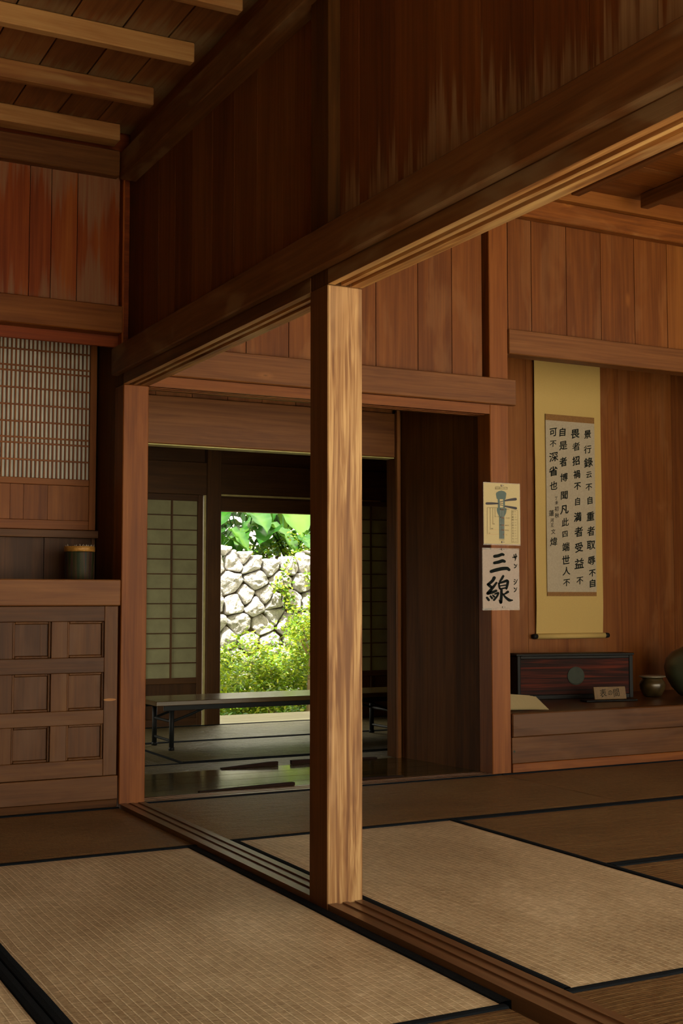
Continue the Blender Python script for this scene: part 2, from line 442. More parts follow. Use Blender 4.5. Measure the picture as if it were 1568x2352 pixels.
def tag(o, label=None, cat=None, group=None, kind=None):
    if label: o['label'] = label
    if cat: o['category'] = cat
    if group: o['group'] = group
    if kind: o['kind'] = kind
    return o
def struct(o): o['kind'] = 'structure'; return o
def empty(name, loc, label, cat, group=None):
    o = bpy.data.objects.new(name, None); o.empty_display_size = .1; COL.objects.link(o); o.location = loc
    return tag(o, label, cat, group)

# ------------------------------------------------------------------ measures
PX0, PX1 = 0.0, 0.117          # partition line (posts, lintel, floor rail)
PY0, PY1 = 0.0, 0.118          # centre post
BY0, BY1 = 1.985, 2.102        # back wall line
LZ = 1.828                     # underside of the lintels
LMZ, RMZ = -0.013, -0.002      # tops of the mats, left and right room

# ------------------------------------------------------------------ large structure
b = MB(); b.box(-2.2, 5.0, -3.0, 5.0, -.12, -.055, 'x'); struct(b.build('floor', M['dark']))
# ground outside
b = MB(); b.box(-14, 16, -20, -3.02, -.62, -.5, 'x'); tag(b.build('ground', M['sand']), kind='structure')
b = MB(); b.box(-9, -.6, 2.5, 5.6, -.62, -.5, 'x'); b.box(5.0, 16, -3.0, 5.6, -.62, -.5, 'x'); tag(b.build('side_ground', M['sand']), kind='structure')
b = MB(); b.box(-9, 16, 5.62, 16, -.62, -.5, 'x'); tag(b.build('garden_ground', M['soil']), kind='structure')
# roof slab and eaves
b = MB(); b.box(-2.4, 5.2, -3.1, 5.15, 3.16, 3.24, 'x')
b.prism([(-3.1, 3.24), (-3.1, 3.16), (-4.5, 2.45), (-4.5, 2.53)], -3.4, 6.2, 'x')
b.box(-1.0, -.01, 2.44, 5.15, 2.42, 2.5, 'y'); b.box(5.0, 6.1, -4.5, 5.15, 2.5, 2.6, 'y')
b.prism([(5.15, 3.24), (5.15, 3.12), (5.75, 2.80), (5.75, 2.92)], -2.4, 6.0, 'x')
struct(b.build('roof', M['tile']))
# outer walls
def boards_x(b, x0, x1, y0, y1, z0, z1, wd=.22, seam=.003, wear=False):
    x = x0
    while x < x1-.01:
        e = min(x+wd, x1); b.board(x+seam/2, e-seam/2, y0, y1, z0, z1, 'z'); x = e
def boards_y(b, x0, x1, y0, y1, z0, z1, wd=.22, seam=.003):
    y = y0
    while y < y1-.01:
        e = min(y+wd, y1); b.board(x0, x1, y+seam/2, e-seam/2, z0, z1, 'z'); y = e
b = MB(); boards_y(b, -2.06, -2.0, -2.9, 2.42, -.05, 3.0); boards_x(b, -2.3, -1.95, -3.0, -2.9, -.05, 3.1); struct(b.build('wall_left', M['dark']))
b = MB(); boards_y(b, 4.78, 4.84, -.2, 5.0, -.05, 3.16); b.box(4.78, 4.84, -2.98, -.2, 2.45, 3.16, 'y'); struct(b.build('wall_right', M['board']))
b = MB(); b.box(-2.0, 4.0, -2.98, -2.90, 2.45, 3.14, 'x'); struct(b.build('wall_front', M['dark']))
# added unseen boarded wall at front left, keeps sky light off left-facing sides
b = MB(); boards_y(b, -3.26, -3.20, -11.0, -3.02, -.5, 2.5, .5); struct(b.build('wall_sky_blocker', M['engawa']))

# ceilings
b = MB()
xs = [-2.0, -1.78, -1.56, -1.34, -1.13, -.92, -.72, -.525, -.335, -.16, .03]
for a, c in zip(xs, xs[1:]):
    for y0, y1 in ((-2.9, -1.76), (-1.76, -.84), (-.84, -.38), (-.38, .08), (.08, .54), (.54, 1.0), (1.0, 1.46), (1.46, 2.0)):
        b.board(a+.003, c-.003, y0, y1, 2.962, 2.98, 'y')
b.box(-2.0, .03, -2.9, 2.0, 2.985, 3.0, 'x')
b.box(.018, .03, -2.9, 1.99, 2.865, 2.98, 'y', tone=.3)      # dark upright board over the beam
struct(b.build('ceiling_left_room', M['ceil']))
b = MB()
y = -2.9
while y < 1.9:
    b.board(.1, 4.78, y+.002, y+.218, 3.072, 3.09, 'x'); y += .22
b.box(.1, 4.78, 1.92, 2.1, 2.995, 3.09, 'x', tone=.7)
b.box(.03, 4.78, -2.9, 2.1, 3.095, 3.11, 'x')
struct(b.build('ceiling_right_room', M['board']))
b = MB(); b.box(.0, 4.78, 2.10, 4.95, 2.42, 2.46, 'x'); b.box(-2.0, 4.0, 2.0, 2.5, 3.0, 3.05, 'x'); b.box(2.06, 4.78, 2.1, 2.95, 2.52, 2.56, 'x')
struct(b.build('ceiling_hall', M['dark']))

# partition wall above the band : boards
b = MB()
for a, c in zip([2.10, 1.975, 1.847, 1.66, 1.455, 1.264, 1.047, .833, .626, .41, .118], [1.975, 1.847, 1.66, 1.455, 1.264, 1.047, .833, .626, .41, .118, .1]):
    b.board(.04+random.uniform(0, .0012), .075, c+.0015, a-.0015, 1.93, 2.80, 'z')
b.box(.076, .09, .1, 2.1, 1.94, 3.14, 'y'); b.box(.04, .09, 2.101, 2.44, 1.94, 3.14, 'z', tone=.4)
struct(b.build('wall_partition_far', M['upper_far']))
b = MB()
for a, c in zip([0, -.122, -.332, -.548, -.759, -.98, -1.182, -1.4, -1.62, -1.84, -2.06, -2.28, -2.5, -2.72], [-.122, -.332, -.548, -.759, -.98, -1.182, -1.4, -1.62, -1.84, -2.06, -2.28, -2.5, -2.72, -2.9]):
    b.board(.04+random.uniform(0, .0012), .075, c+.0015, a-.0015, 1.93, 2.80, 'z', low=True)
b.box(.076, .09, -2.9, .1, 1.94, 3.14, 'y')
struct(b.build('wall_partition_near', M['upper']))

# back wall of right room, above the rail
b = MB()
xs = [.117, .37, .60, .82, 1.06, 1.295, 1.537, 1.739, 1.925]
for a, c in zip(xs, xs[1:]): b.board(a+.002, c-.002, 2.02, 2.05, 1.9, 2.92, 'z')
xs = [2.06, 2.088, 2.24, 2.472, 2.708, 2.945, 3.183, 3.42, 3.66, 4.78]
for a, c in zip(xs, xs[1:]): b.board(a+.002, c-.002, 2.02, 2.05, 2.2, 2.92, 'z')
b.box(.1, 2.0, 2.055, 2.075, 1.9, 3.1, 'x', tone=.1); b.box(2.0, 4.78, 2.055, 2.075, 2.29, 3.1, 'x', tone=.1)
struct(b.build('wall_back', M['board']))

# alcove (tokonoma) : back and side walls
b = MB()
x = 2.0
for wd in (.62, .20, .72, .44, .42, .46, .5):
    e = min(x+wd, 4.78); b.board(x+.001, e-.001, 2.87, 2.90, .28, 2.55, 'z'); x = e
    if x >= 4.7: break
struct(b.build('wall_alcove_back', M['board']))
b = MB(); b.board(2.0, 2.03, 2.102, 2.87, .0, 2.55, 'z'); struct(b.build('wall_alcove_side', M['board']))
# boarded wall at the right of the passage
b = MB()
y = 2.102
for wd in (.20, .23, .227):
    k0 = len(b.v); b.board(1.945, 1.965, y+.001, y+wd-.001, -.02, 2.45, 'z'); y += wd
    Tm = Matrix.Translation((1.945, 2.104, 0)) @ Matrix.Rotation(math.radians(6.6), 4, 'Z') @ Matrix.Translation((-1.945, -2.104, 0))
    for q in range(k0, len(b.v)): b.v[q] = tuple(Tm @ Vector(b.v[q]))
b.board(1.985, 1.995, 2.1, 2.96, -.02, 2.45, 'z')
struct(b.build('wall_passage', M['dark']))
# left side of the passage and of the far room
b = MB(); boards_y(b, .0, .03, 2.37, 3.99, -.05, 2.45); boards_y(b, .0, .03, 4.72, 4.95, -.05, 2.45); b.box(.0, .03, 3.99, 4.72, 1.24, 2.45, 'y'); struct(b.build('wall_hall_left', M['dark']))
# recess behind the family alcove, left room
b = MB()
xs = [-.05+.05, -.14, -.36, -.58, -.80, -1.02, -1.24]
boards_x(b, -2.0, -.001, 2.385, 2.41, .9, 2.2); b.box(-2.0, 0, 2.41, 2.43, 0, 3.0, 'x', tone=.2)
struct(b.build('wall_recess_back', M['cab']))
b = MB(); b.board(.0, .03, 2.102, 2.385, -.05, 2.42, 'z'); struct(b.build('wall_recess_side', M['dark']))
b = MB()
xs = [-1.98, -1.76, -1.54, -1.32, -1.10, -.88, -.66, -.419, -.325, -.21, -.019]
for a, c in zip(xs, xs[1:]): b.board(a+.0015, c-.0015, 2.012, 2.04, 2.10, 2.80, 'z')
b.box(-2.0, .039, 2.045, 2.06, 2.0, 3.1, 'x', tone=.1)
b.box(-.010, -.0, 1.992, 2.04, 1.95, 2.86, 'z', tone=.8)
struct(b.build('wall_left_room_back', M['weather']))

# far room outer wall (toward the garden)
WY = 4.92
b = MB()
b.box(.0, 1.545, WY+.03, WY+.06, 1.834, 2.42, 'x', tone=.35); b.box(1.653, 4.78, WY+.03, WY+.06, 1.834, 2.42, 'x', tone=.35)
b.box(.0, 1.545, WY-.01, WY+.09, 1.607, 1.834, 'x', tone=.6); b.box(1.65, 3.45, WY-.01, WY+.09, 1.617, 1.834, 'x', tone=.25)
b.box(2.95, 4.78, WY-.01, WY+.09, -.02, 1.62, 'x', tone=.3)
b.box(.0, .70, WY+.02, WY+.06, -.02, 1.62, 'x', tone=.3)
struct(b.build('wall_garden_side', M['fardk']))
# doorway frame : head board and bottom edge
b = MB(); b.box(1.652, 2.95, WY, WY+.08, 1.498, 1.592, 'x', tone=.45); b.box(1.652, 2.95, WY+.012, WY+.07, 1.592, 1.612, 'x', tone=.1)
struct(b.build('trim_1', M['fardk']))
b = MB(); b.box(1.652, 2.95, WY-.012, WY+.002, 1.604, 1.617, 'x', bev=.001); b.box(1.652, 2.95, WY-.004, WY+.003, 1.494, 1.499, 'x', bev=.001)
struct(b.build('trim_2', M['cream']))

# ------------------------------------------------------------------ posts
def grooved_top(b, x0, x1, y0, y1, z0, z1): b.box(x0, x1, y0, y1, z0, z1, 'z', bev=.003)
def post(name, x0, x1, y0, y1, z0, z1, mat, label, tone=.5):
    b = MB(); b.box(x0, x1, y0, y1, z0, z1, 'z', bev=.0035, tone=tone)
    return tag(b.build(name, mat, loc=((x0+x1)/2, (y0+y1)/2, z0)), label, 'post', 'square wooden posts')
p = post('wooden_post', PX0, PX1, PY0, PY1, -.05, LZ, M['post'], 'free-standing square wooden post in the middle, sunlit pale grain on its right face')
b = MB(); b.box(-.0012, -.0001, .002, .1165, -.05, LZ-.0005, 'z', bev=.0003, tone=.5); b.build('dark_side_face', M['side'], p)['label'] = 'dark left side face'  # thin skin, darker than the post, on its left side only
b = MB(); b.box(.0, .078, .0, .118, LZ+.001, 2.87, 'z', tone=.45); ob = b.build('upper_post', M['dark'], p); ob['label'] = 'dark upper length of the post above the lintel'
p = post('wooden_post', PX0, PX1, BY0, BY1, -.05, LZ, M['red'], 'reddish wooden corner post at the far left end of the grooved floor rail', .45)
b = MB(); b.box(.0, .04, BY0+.01, BY1, LZ+.001, 2.0, 'z', tone=.3); b.build('upper_post', M['dark'], p)
post('wooden_post', 1.945, 2.06, BY0, BY1, -.05, 3.0, M['red'], 'tall reddish wooden post carrying the two paper sheets, left of the scroll alcove', .62)
post('wooden_post', 1.835, 1.94, 2.765, 2.865, -.02, 1.93, M['dark'], 'dark wooden post at the right end of the second beam, beside the boarded passage wall', .5)
post('wooden_post', 1.546, 1.652, WY-.02, WY+.09, -.02, 2.42, M['fardk'], 'dark wooden post between the shoji screen and the bright garden doorway', .7)

# ------------------------------------------------------------------ lintels, rails, beams
def lintel_profile(x0, z0, z1, w_=.117, d=.011):
    return [(x0, z0), (x0, z1), (x0+w_, z1), (x0+w_, z0), (x0+.078, z0), (x0+.078, z0+d), (x0+.058, z0+d), (x0+.058, z0), (x0+.042, z0), (x0+.042, z0+d), (x0+.023, z0+d), (x0+.023, z0)]
b = MB(); b.prism(lintel_profile(0, LZ, 1.872), -2.9, -.001, 'y', 'y', .6)
gl = tag(b.build('grooved_lintel', M['lint']), 'near length of grooved lintel, its light underside running right from the centre post', 'lintel')
b = MB(); b.prism(lintel_profile(0, LZ, 1.872), .119, BY0-.001, 'y', 'y', .35)
b = MB(); b.box(-.0012, -.0001, -2.9, -.001, LZ+.0005, 1.873, 'y', bev=.0003); b.build('dark_side_face', M['band'], gl)['label'] = 'dark side face'  # thin skin, darker than the lintel, on its left side only
b = MB(); b.prism(lintel_profile(0, LZ, 1.872), .119, BY0-.001, 'y', 'y', .35)
gl = tag(b.build('grooved_lintel', M['lint']), 'far length of grooved lintel, from the centre post to the left corner post', 'lintel')
b = MB(); b.box(-.0012, -.0001, .119, BY0-.001, LZ+.0005, 1.873, 'y', bev=.0003); b.build('dark_side_face', M['band'], gl)['label'] = 'dark side face'  # same thin darker skin on the far length
b = MB(); b.box(-.032, .0, -2.9, 2.068, 1.874, 1.998, 'y', bev=.005, tone=.5); b.box(.0, .117, -2.9, 1.98, 1.874, 1.93, 'y', tone=.4); b.box(.117, .149, -2.9, 1.95, 1.874, 1.998, 'y', bev=.005, tone=.6)
tag(b.build('band_beam', M['band']), 'long dark brown beam lying over the grooved lintel from left corner to upper right', 'beam')
b = MB(); b.box(-.032, .10, -2.9, 1.978, 2.742, 2.862, 'y', bev=.004, tone=.55)
tag(b.build('ceiling_beam', M['band']), 'dark beam under the ceiling edge, over the tall dark boards above the lintel', 'beam')

def rail_profile(x0, z0, z1, w_=.117, d=.004):
    return [(x0, z0), (x0, z1), (x0+.031, z1), (x0+.031, z1-d), (x0+.049, z1-d), (x0+.049, z1), (x0+.067, z1), (x0+.067, z1-d), (x0+.089, z1-d), (x0+.089, z1), (x0+w_, z1), (x0+w_, z0)]
b = MB(); b.prism(rail_profile(0, -.055, .0), -2.9, -.001, 'y', 'y', .6)
tag(b.build('floor_rail', M['sill']), 'grooved wooden floor rail running from the centre post to the lower right', 'sliding door rail')
b = MB(); b.prism(rail_profile(0, -.055, .0), .119, BY0-.001, 'y', 'y', .5)
tag(b.build('floor_rail', M['sill']), 'grooved wooden floor rail between the centre post and the left corner post', 'sliding door rail')

# back wall rail + lintel (right room)
b = MB(); b.box(.119, 2.088, 1.952, BY0, 1.876, 2.012, 'x', bev=.004, tone=.55)
tag(b.build('band_beam', M['beam']), 'short reddish beam over the back opening, its square end overlapping the post with paper sheets', 'beam')
b = MB()
prof = [(BY0+u-.0, z) for u, z in [(0, LZ), (0, 1.876), (.117, 1.876), (.117, LZ)]]
prof = [(BY0, LZ), (BY0, 1.876), (BY1, 1.876), (BY1, LZ), (BY0+.085, LZ), (BY0+.085, LZ+.010), (BY0+.066, LZ+.010), (BY0+.066, LZ), (BY0+.048, LZ), (BY0+.048, LZ+.010), (BY0+.028, LZ+.010), (BY0+.028, LZ)]
b.prism(prof[::-1], .119, 1.943, 'x', 'x', .5)
tag(b.build('grooved_lintel', M['red']), 'reddish grooved lintel across the back opening, under the short beam', 'lintel')
b = MB()
prof = [(BY0, -.055), (BY0, .0), (BY0+.028, .0), (BY0+.028, -.004), (BY0+.048, -.004), (BY0+.048, 0), (BY0+.066, 0), (BY0+.066, -.004), (BY0+.085, -.004), (BY0+.085, 0), (BY1, 0), (BY1, -.055)]
b.prism(prof[::-1], .119, 1.943, 'x', 'x', .5)
tag(b.build('floor_rail', M['sill']), 'grooved threshold rail across the back opening, before the polished passage floor', 'sliding door rail')
# second beam across the passage
b = MB(); b.box(.03, 1.834, 2.765, 2.865, 1.675, 1.925, 'x', bev=.004, tone=.55); o2 = b.build('band_beam', M['beam']); tag(o2, 'wide wavy-grained beam hanging across the passage behind the back opening', 'beam')
b = MB(); b.box(.03, 1.834, 2.775, 2.86, 1.669, 1.6745, 'x', bev=.001); ob = b.build('underside_strip', M['cream'], o2); ob['label'] = 'pale strip along the underside'
b = MB(); boards_x(b, .03, 1.84, 2.80, 2.83, 1.926, 2.42, .2); struct(b.build('wall_passage_upper', M['board']))
b = MB(); b.box(1.836, 1.858, 2.745, 2.764, -.02, 2.30, 'z', tone=.9); struct(b.build('trim_3', M['beam']))
# frieze and scroll-alcove beam
b = MB(); b.box(.117, 4.78, 1.955, BY0+.03, 2.885, 2.995, 'x', bev=.005, tone=.45)
tag(b.build('frieze_beam', M['knotty']), 'knotty reddish beam along the ceiling of the right room, above the vertical boards', 'beam')
b = MB(); b.box(2.062, 4.78, 1.975, 2.075, 2.152, 2.282, 'x', bev=.004, tone=.75)
tag(b.build('alcove_beam', M['beam']), 'smooth wavy-grained beam across the top of the scroll alcove', 'beam')
# left room back wall beams
b = MB(); b.box(-1.99, -.012, 1.97, 2.10, 2.050, 2.172, 'x', bev=.004, tone=.6)
tag(b.build('alcove_beam', M['red']), 'red-brown beam above the lattice screen in the left recess', 'beam')
b = MB(); b.box(-1.99, -.034, 1.965, 2.04, 2.752, 2.868, 'x', bev=.004, tone=.35)
tag(b.build('ceiling_beam', M['beam']), 'brown beam at the top of the left back wall, under the last ceiling batten', 'beam')
bl = [(.525, 'upper right ceiling batten, only its end showing at the top edge'),
      (.985, 'ceiling batten crossing the top left corner, nearest of the three long ones'),
      (1.445, 'middle one of the three long ceiling battens at upper left'),
      (1.89, 'ceiling batten lying right against the back wall beam at upper left')]
for y, lab in bl:
    b = MB(); b.box(-1.99, -.058, y, y+(.045 if y < 1.8 else .09), 2.886, 2.96, 'x', bev=.004)
    tag(b.build('ceiling_batten', M['batten']), lab, 'batten', 'ceiling battens')
for x, lab in ((2.36, 'dark batten end seen just right of the lintel, right room ceiling'), (2.83, 'dark ceiling batten at the right edge of the photo, right room')):
    b = MB(); b.box(x, x+.055, -2.9, 1.83, 2.992, 3.07, 'y', bev=.004, tone=.2)
    tag(b.build('ceiling_batten', M['beam']), lab, 'batten', 'ceiling battens')

# ------------------------------------------------------------------ tatami mats
def tatami(x0, x1, y0, y1, z, along, label, mat, border=(1, 1), bw=.023):
    """along = direction of the long side / ribs; borders on the two long edges (low, high)"""
    cx, cy = (x0+x1)/2, (y0+y1)/2
    bl_, bh = (bw if border[0] else 0), (bw if border[1] else 0)
    b = MB(); nx, ny = 24, 24
    X0, X1, Y0, Y1 = x0+.0012, x1-.0012, y0+.0012, y1-.0012
    if along == 'y': rx0, rx1, ry0, ry1 = X0+bl_, X1-bh, Y0, Y1
    else: rx0, rx1, ry0, ry1 = X0, X1, Y0+bl_, Y1-bh
    vs, gs, fs = [], [], []
    off = (random.uniform(0, 30), random.uniform(0, 30))
    for j in range(ny+1):
        for i in range(nx+1):
            x = rx0+(rx1-rx0)*i/nx; y = ry0+(ry1-ry0)*j/ny
            e = min(x-rx0, rx1-x, y-ry0, ry1-y)
            zz = z+.0015*noise.noise(Vector((x*2.2, y*2.2, 3))) + (0 if e > .004 else -.003)
            vs.append((x, y, zz)); gs.append((y+off[0], x+off[1], 0) if along == 'y' else (x+off[0], y+off[1], 0))
    for j in range(ny):
        for i in range(nx): a = j*(nx+1)+i; fs.append((a, a+1, a+nx+2, a+nx+1))
    b.add(vs, fs, gs, .5)
    k = len(b.v)
    b.box(rx0, rx1, ry0, ry1, z-.05, z-.006, 'x' if along == 'x' else 'y')
    for q in range(k, len(b.v)):
        p = b.v[q]; b.g[q] = (p[1], p[0], 0) if along == 'y' else (p[0], p[1], 0)
    root = tag(b.build('tatami_mat', mat, loc=(cx, cy, z-.05)), label, 'tatami mat', 'tatami mats laid on the floor')
    for side, on in zip((0, 1), border):
        if not on: continue
        q = MB()
        n = 60; vs, gs, fs = [], [], []
        for i in range(n+1):
            t = i/n
            w0 = .0012*noise.noise(Vector((t*14, side*5+cx, cy)))
            if along == 'y':
                y = Y0+(Y1-Y0)*t
                e = (X0, X0+bw+w0) if side == 0 else (X1-bw-w0, X1)
                row = [(e[0], y, z-.05), (e[0], y, z-.001), (e[0]+.002, y, z+.001), ((e[0]+e[1])/2, y, z+.0022), (e[1], y, z+.0012), (e[1], y, z-.02)]
            else:
                x = X0+(X1-X0)*t
                e = (Y0, Y0+bw+w0) if side == 0 else (Y1-bw-w0, Y1)
                row = [(x, e[0], z-.05), (x, e[0], z-.001), (x, e[0]+.002, z+.001), (x, (e[0]+e[1])/2, z+.0022), (x, e[1], z+.0012), (x, e[1], z-.02)]
            vs += row
        for i in range(n):
            for j in range(5):
                a = i*6+j; f = (a, a+1, a+7, a+6); fs.append(f if along == 'x' else f[::-1])
        q.add(vs, fs); ob = q.build('cloth_border', M['cloth'], root)
    return root
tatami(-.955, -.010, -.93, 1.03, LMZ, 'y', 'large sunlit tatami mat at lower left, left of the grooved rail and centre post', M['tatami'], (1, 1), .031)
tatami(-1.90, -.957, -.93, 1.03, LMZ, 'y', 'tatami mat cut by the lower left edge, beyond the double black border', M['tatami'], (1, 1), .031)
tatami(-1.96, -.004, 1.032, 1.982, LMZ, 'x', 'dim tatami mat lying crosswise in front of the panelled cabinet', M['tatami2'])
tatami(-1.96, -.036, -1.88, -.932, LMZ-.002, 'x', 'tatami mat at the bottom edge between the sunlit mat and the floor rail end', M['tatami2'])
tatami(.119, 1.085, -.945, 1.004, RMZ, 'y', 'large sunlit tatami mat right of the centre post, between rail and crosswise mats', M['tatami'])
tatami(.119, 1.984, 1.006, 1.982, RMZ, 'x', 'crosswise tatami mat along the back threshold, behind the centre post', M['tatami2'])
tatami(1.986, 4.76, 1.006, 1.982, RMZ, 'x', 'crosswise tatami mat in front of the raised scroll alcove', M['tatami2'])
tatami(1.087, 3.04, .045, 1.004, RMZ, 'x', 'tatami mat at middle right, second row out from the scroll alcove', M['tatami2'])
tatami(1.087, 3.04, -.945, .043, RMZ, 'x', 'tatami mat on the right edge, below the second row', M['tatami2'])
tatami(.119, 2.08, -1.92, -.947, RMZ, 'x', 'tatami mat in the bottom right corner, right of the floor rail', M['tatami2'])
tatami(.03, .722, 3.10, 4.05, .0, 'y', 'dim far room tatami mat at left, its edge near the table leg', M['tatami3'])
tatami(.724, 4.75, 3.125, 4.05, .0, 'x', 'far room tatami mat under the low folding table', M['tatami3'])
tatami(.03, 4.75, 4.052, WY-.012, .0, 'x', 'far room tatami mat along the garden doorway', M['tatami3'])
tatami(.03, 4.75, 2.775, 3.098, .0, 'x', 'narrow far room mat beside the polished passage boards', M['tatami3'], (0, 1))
# polished passage floor
b = MB()
for y0, y1 in ((BY1+.001, 2.235), (2.237, 2.40), (2.402, 2.58), (2.582, 2.770)): b.box(.03, 1.943, y0, y1, -.05, .0, 'x', bev=.0015)
struct(b.build('floor_passage', M['hall']))
# added dark strips, stand-ins for unexplained dark marks along the passage floor edges
for (x0, x1, y, h, lab) in ((.80, 1.12, 2.785, .020, 'dark stand-in strip along the far side of the passage floor, left one'), (1.20, 1.72, 2.785, .020, 'dark stand-in strip along the far side of the passage floor, beside the centre post'),
                     (.42, .90, 2.118, .013, 'dark stand-in strip on the near side of the passage floor, left one'), (1.0, 1.5, 2.118, .013, 'dark stand-in strip on the near side of the passage floor, beside the centre post')):
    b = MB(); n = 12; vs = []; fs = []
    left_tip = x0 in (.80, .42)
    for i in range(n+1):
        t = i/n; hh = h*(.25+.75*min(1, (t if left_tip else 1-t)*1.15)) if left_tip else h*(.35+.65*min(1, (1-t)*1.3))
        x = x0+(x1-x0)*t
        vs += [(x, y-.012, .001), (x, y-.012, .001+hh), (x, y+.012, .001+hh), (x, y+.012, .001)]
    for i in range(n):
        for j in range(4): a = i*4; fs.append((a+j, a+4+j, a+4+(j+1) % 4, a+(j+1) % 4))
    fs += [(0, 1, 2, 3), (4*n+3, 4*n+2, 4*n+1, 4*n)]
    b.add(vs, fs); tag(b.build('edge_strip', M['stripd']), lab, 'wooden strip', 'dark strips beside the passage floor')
# veranda beyond the doorway
b = MB()
for y0, y1 in ((WY-.008, 5.06), (5.062, 5.28), (5.282, 5.52)): b.box(.0, 4.78, y0, y1, -.06, -.001, 'x')
b.box(.0, 4.78, 5.48, 5.52, -.2, -.061, 'x')
struct(b.build('floor_veranda', M['engawa']))

# ------------------------------------------------------------------ left recess : cabinet, shelf, lattice screen, container
cab = empty('alcove_cabinet', (-.5, BY0, 0), 'built-in wooden cabinet front with three rows of square sunken panels at left', 'cabinet')
cols = [(-.233-.232*i, -.075-.232*i) for i in range(4)]; cols = [(a, a+.162) for a, _ in cols]
rows = [(.195, .345), (.405, .565), (.630, .785)]
b = MB(); xl = cols[-1][0]-.065
b.box(-.072, -.012, 1.985, 2.02, .124, .850, 'z', tone=.55); b.box(xl, cols[-1][0], 1.985, 2.02, .124, .850, 'z')
for z0, z1 in ((.124, .195), (.345, .405), (.565, .630), (.785, .850)): b.box(cols[-1][0], -.0722, 1.9855, 2.02, z0, z1, 'x')
for (a, c), (d, e) in zip(cols[1:], cols): 
    for z0, z1 in rows: b.box(c, d, 1.986, 2.02, z0, z1, 'z')
b.build('frame', M['cab'], cab)
for a, c in cols:
    for z0, z1 in rows:
        q = MB(); g = .010
        # moulded rim then sunken board
        for (x0, x1, y_, zz0, zz1) in ((a, a+g, 1.994, z0, z1), (c-g, c, 1.994, z0, z1), (a+g, c-g, 1.994, z0, z0+g), (a+g, c-g, 1.994, z1-g, z1)):
            q.box(x0, x1, y_, 2.018, zz0, zz1, 'z', bev=.003)
        q.box(a+g, c-g, 2.003, 2.016, z0+g, z1-g, 'z', bev=.002)
        if abs(a-cols[1][0]) < .01 and z0 > .6: q.box(a+.118, a+.1205, 2.0022, 2.004, z0+.015, z1-.012, 'z', bev=.0004, tone=0)
        q.build('panel', M['cab'], cab)
b = MB(); b.box(xl, -.008, 1.980, 2.02, .022, .122, 'x', tone=.7); b.build('kick_board', M['cab'], cab)
b = MB(); b.box(xl, -.008, 1.984, 2.02, -.012, .020, 'x', tone=.1); b.build('base_strip', M['dark'], cab)
b = MB(); b.box(-.072, -.045, 1.9838, 1.986, .443, .450, 'x', bev=.001, tone=.9)
vs = [(-.0735+.0285*(1-math.cos(math.pi*i/10)), 1.9843, .447+.0055*math.sin(math.pi*i/10)*s_) for s_ in (1, -1) for i in range(11)]
q = MB(); q.add(vs, [(i, i+1, 12+i, 11+i) for i in range(10)]); ob = q.build('inlay_patch', M['batten'], cab); ob['label'] = 'small pale lens-shaped repair patch'
b = MB(); b.box(xl-.2, xl, 1.985, 2.02, -.012, .965, 'z'); b.box(-1.99, xl-.2, 1.985, 2.02, -.012, .965, 'z'); struct(b.build('trim_4', M['cab']))
b = MB(); b.box(-1.99, -.006, 1.972, 2.03, .852, .965, 'x', bev=.004, tone=.75); b.box(-1.99, -.006, 2.03, 2.384, .93, .963, 'x', tone=.4)
tag(b.build('recess_shelf', M['beam']), 'thick wooden shelf board running over the panelled cabinet at left', 'shelf')

scr = empty('lattice_screen', (-.26, 2.36, 1.2), 'fine wooden lattice screen backed with grey paper in the left recess', 'screen')
LX0, LX1, LZ0, LZ1 = -.460, -.045, 1.430, 2.098
b = MB(); b.box(-.500, LX0, 2.345, 2.375, 1.197, 2.19, 'z', tone=.6); b.box(LX1, -.013, 2.345, 2.375, 1.197, 2.19, 'z', tone=.7)
b.box(LX0, LX1, 2.346, 2.375, LZ1, 2.19, 'x', tone=.6); b.box(LX0, LX1, 2.346, 2.375, 1.400, LZ0, 'x', tone=.6); b.box(LX0, LX1, 2.346, 2.375, 1.197, 1.240, 'x', tone=.5)
b.build('frame', M['red'], scr)
b = MB()
for i in range(1, 22):
    x = LX0+(LX1-LX0)*i/21.5-.004; b.box(x-.0034, x+.0034, 2.357, 2.366, LZ0, LZ1, 'z', bev=.0008, tone=.5)
for pz in (799.5, 837.8, 850.5, 890, 929.6, 969, 1006, 1019, 1058):
    z = LZ1-(pz-757)/(1100-757)*(LZ1-LZ0); b.box(LX0, LX1, 2.355, 2.3565, z-.004, z+.004, 'x', bev=.0005, tone=.5)
b.build('lattice', M['red'], scr)
b = MB(); b.box(LX0, LX1, 2.3665, 2.3675, LZ0, LZ1, 'z', bev=.0002); b.build('paper', M['latpaper'], scr)
b = MB()
for x0, x1 in ((LX0, -.405), (-.404, -.345), (-.344, -.235), (-.234, LX1)): b.box(x0, x1, 2.352, 2.368, 1.241, 1.399, 'z', bev=.0005)
b.build('lower_panel', M['red'], scr)
b = MB(); b.box(-1.99, -.001, 2.335, 2.384, 1.160, 1.195, 'x', tone=.45); tag(b.build('screen_sill', M['cab']), 'thin wooden rail under the lattice screen in the left recess', 'rail')
b = MB(); b.board(-1.99, -.503, 2.35, 2.37, 1.197, 2.19, 'z'); struct(b.build('wall_recess_panel', M['cab']))

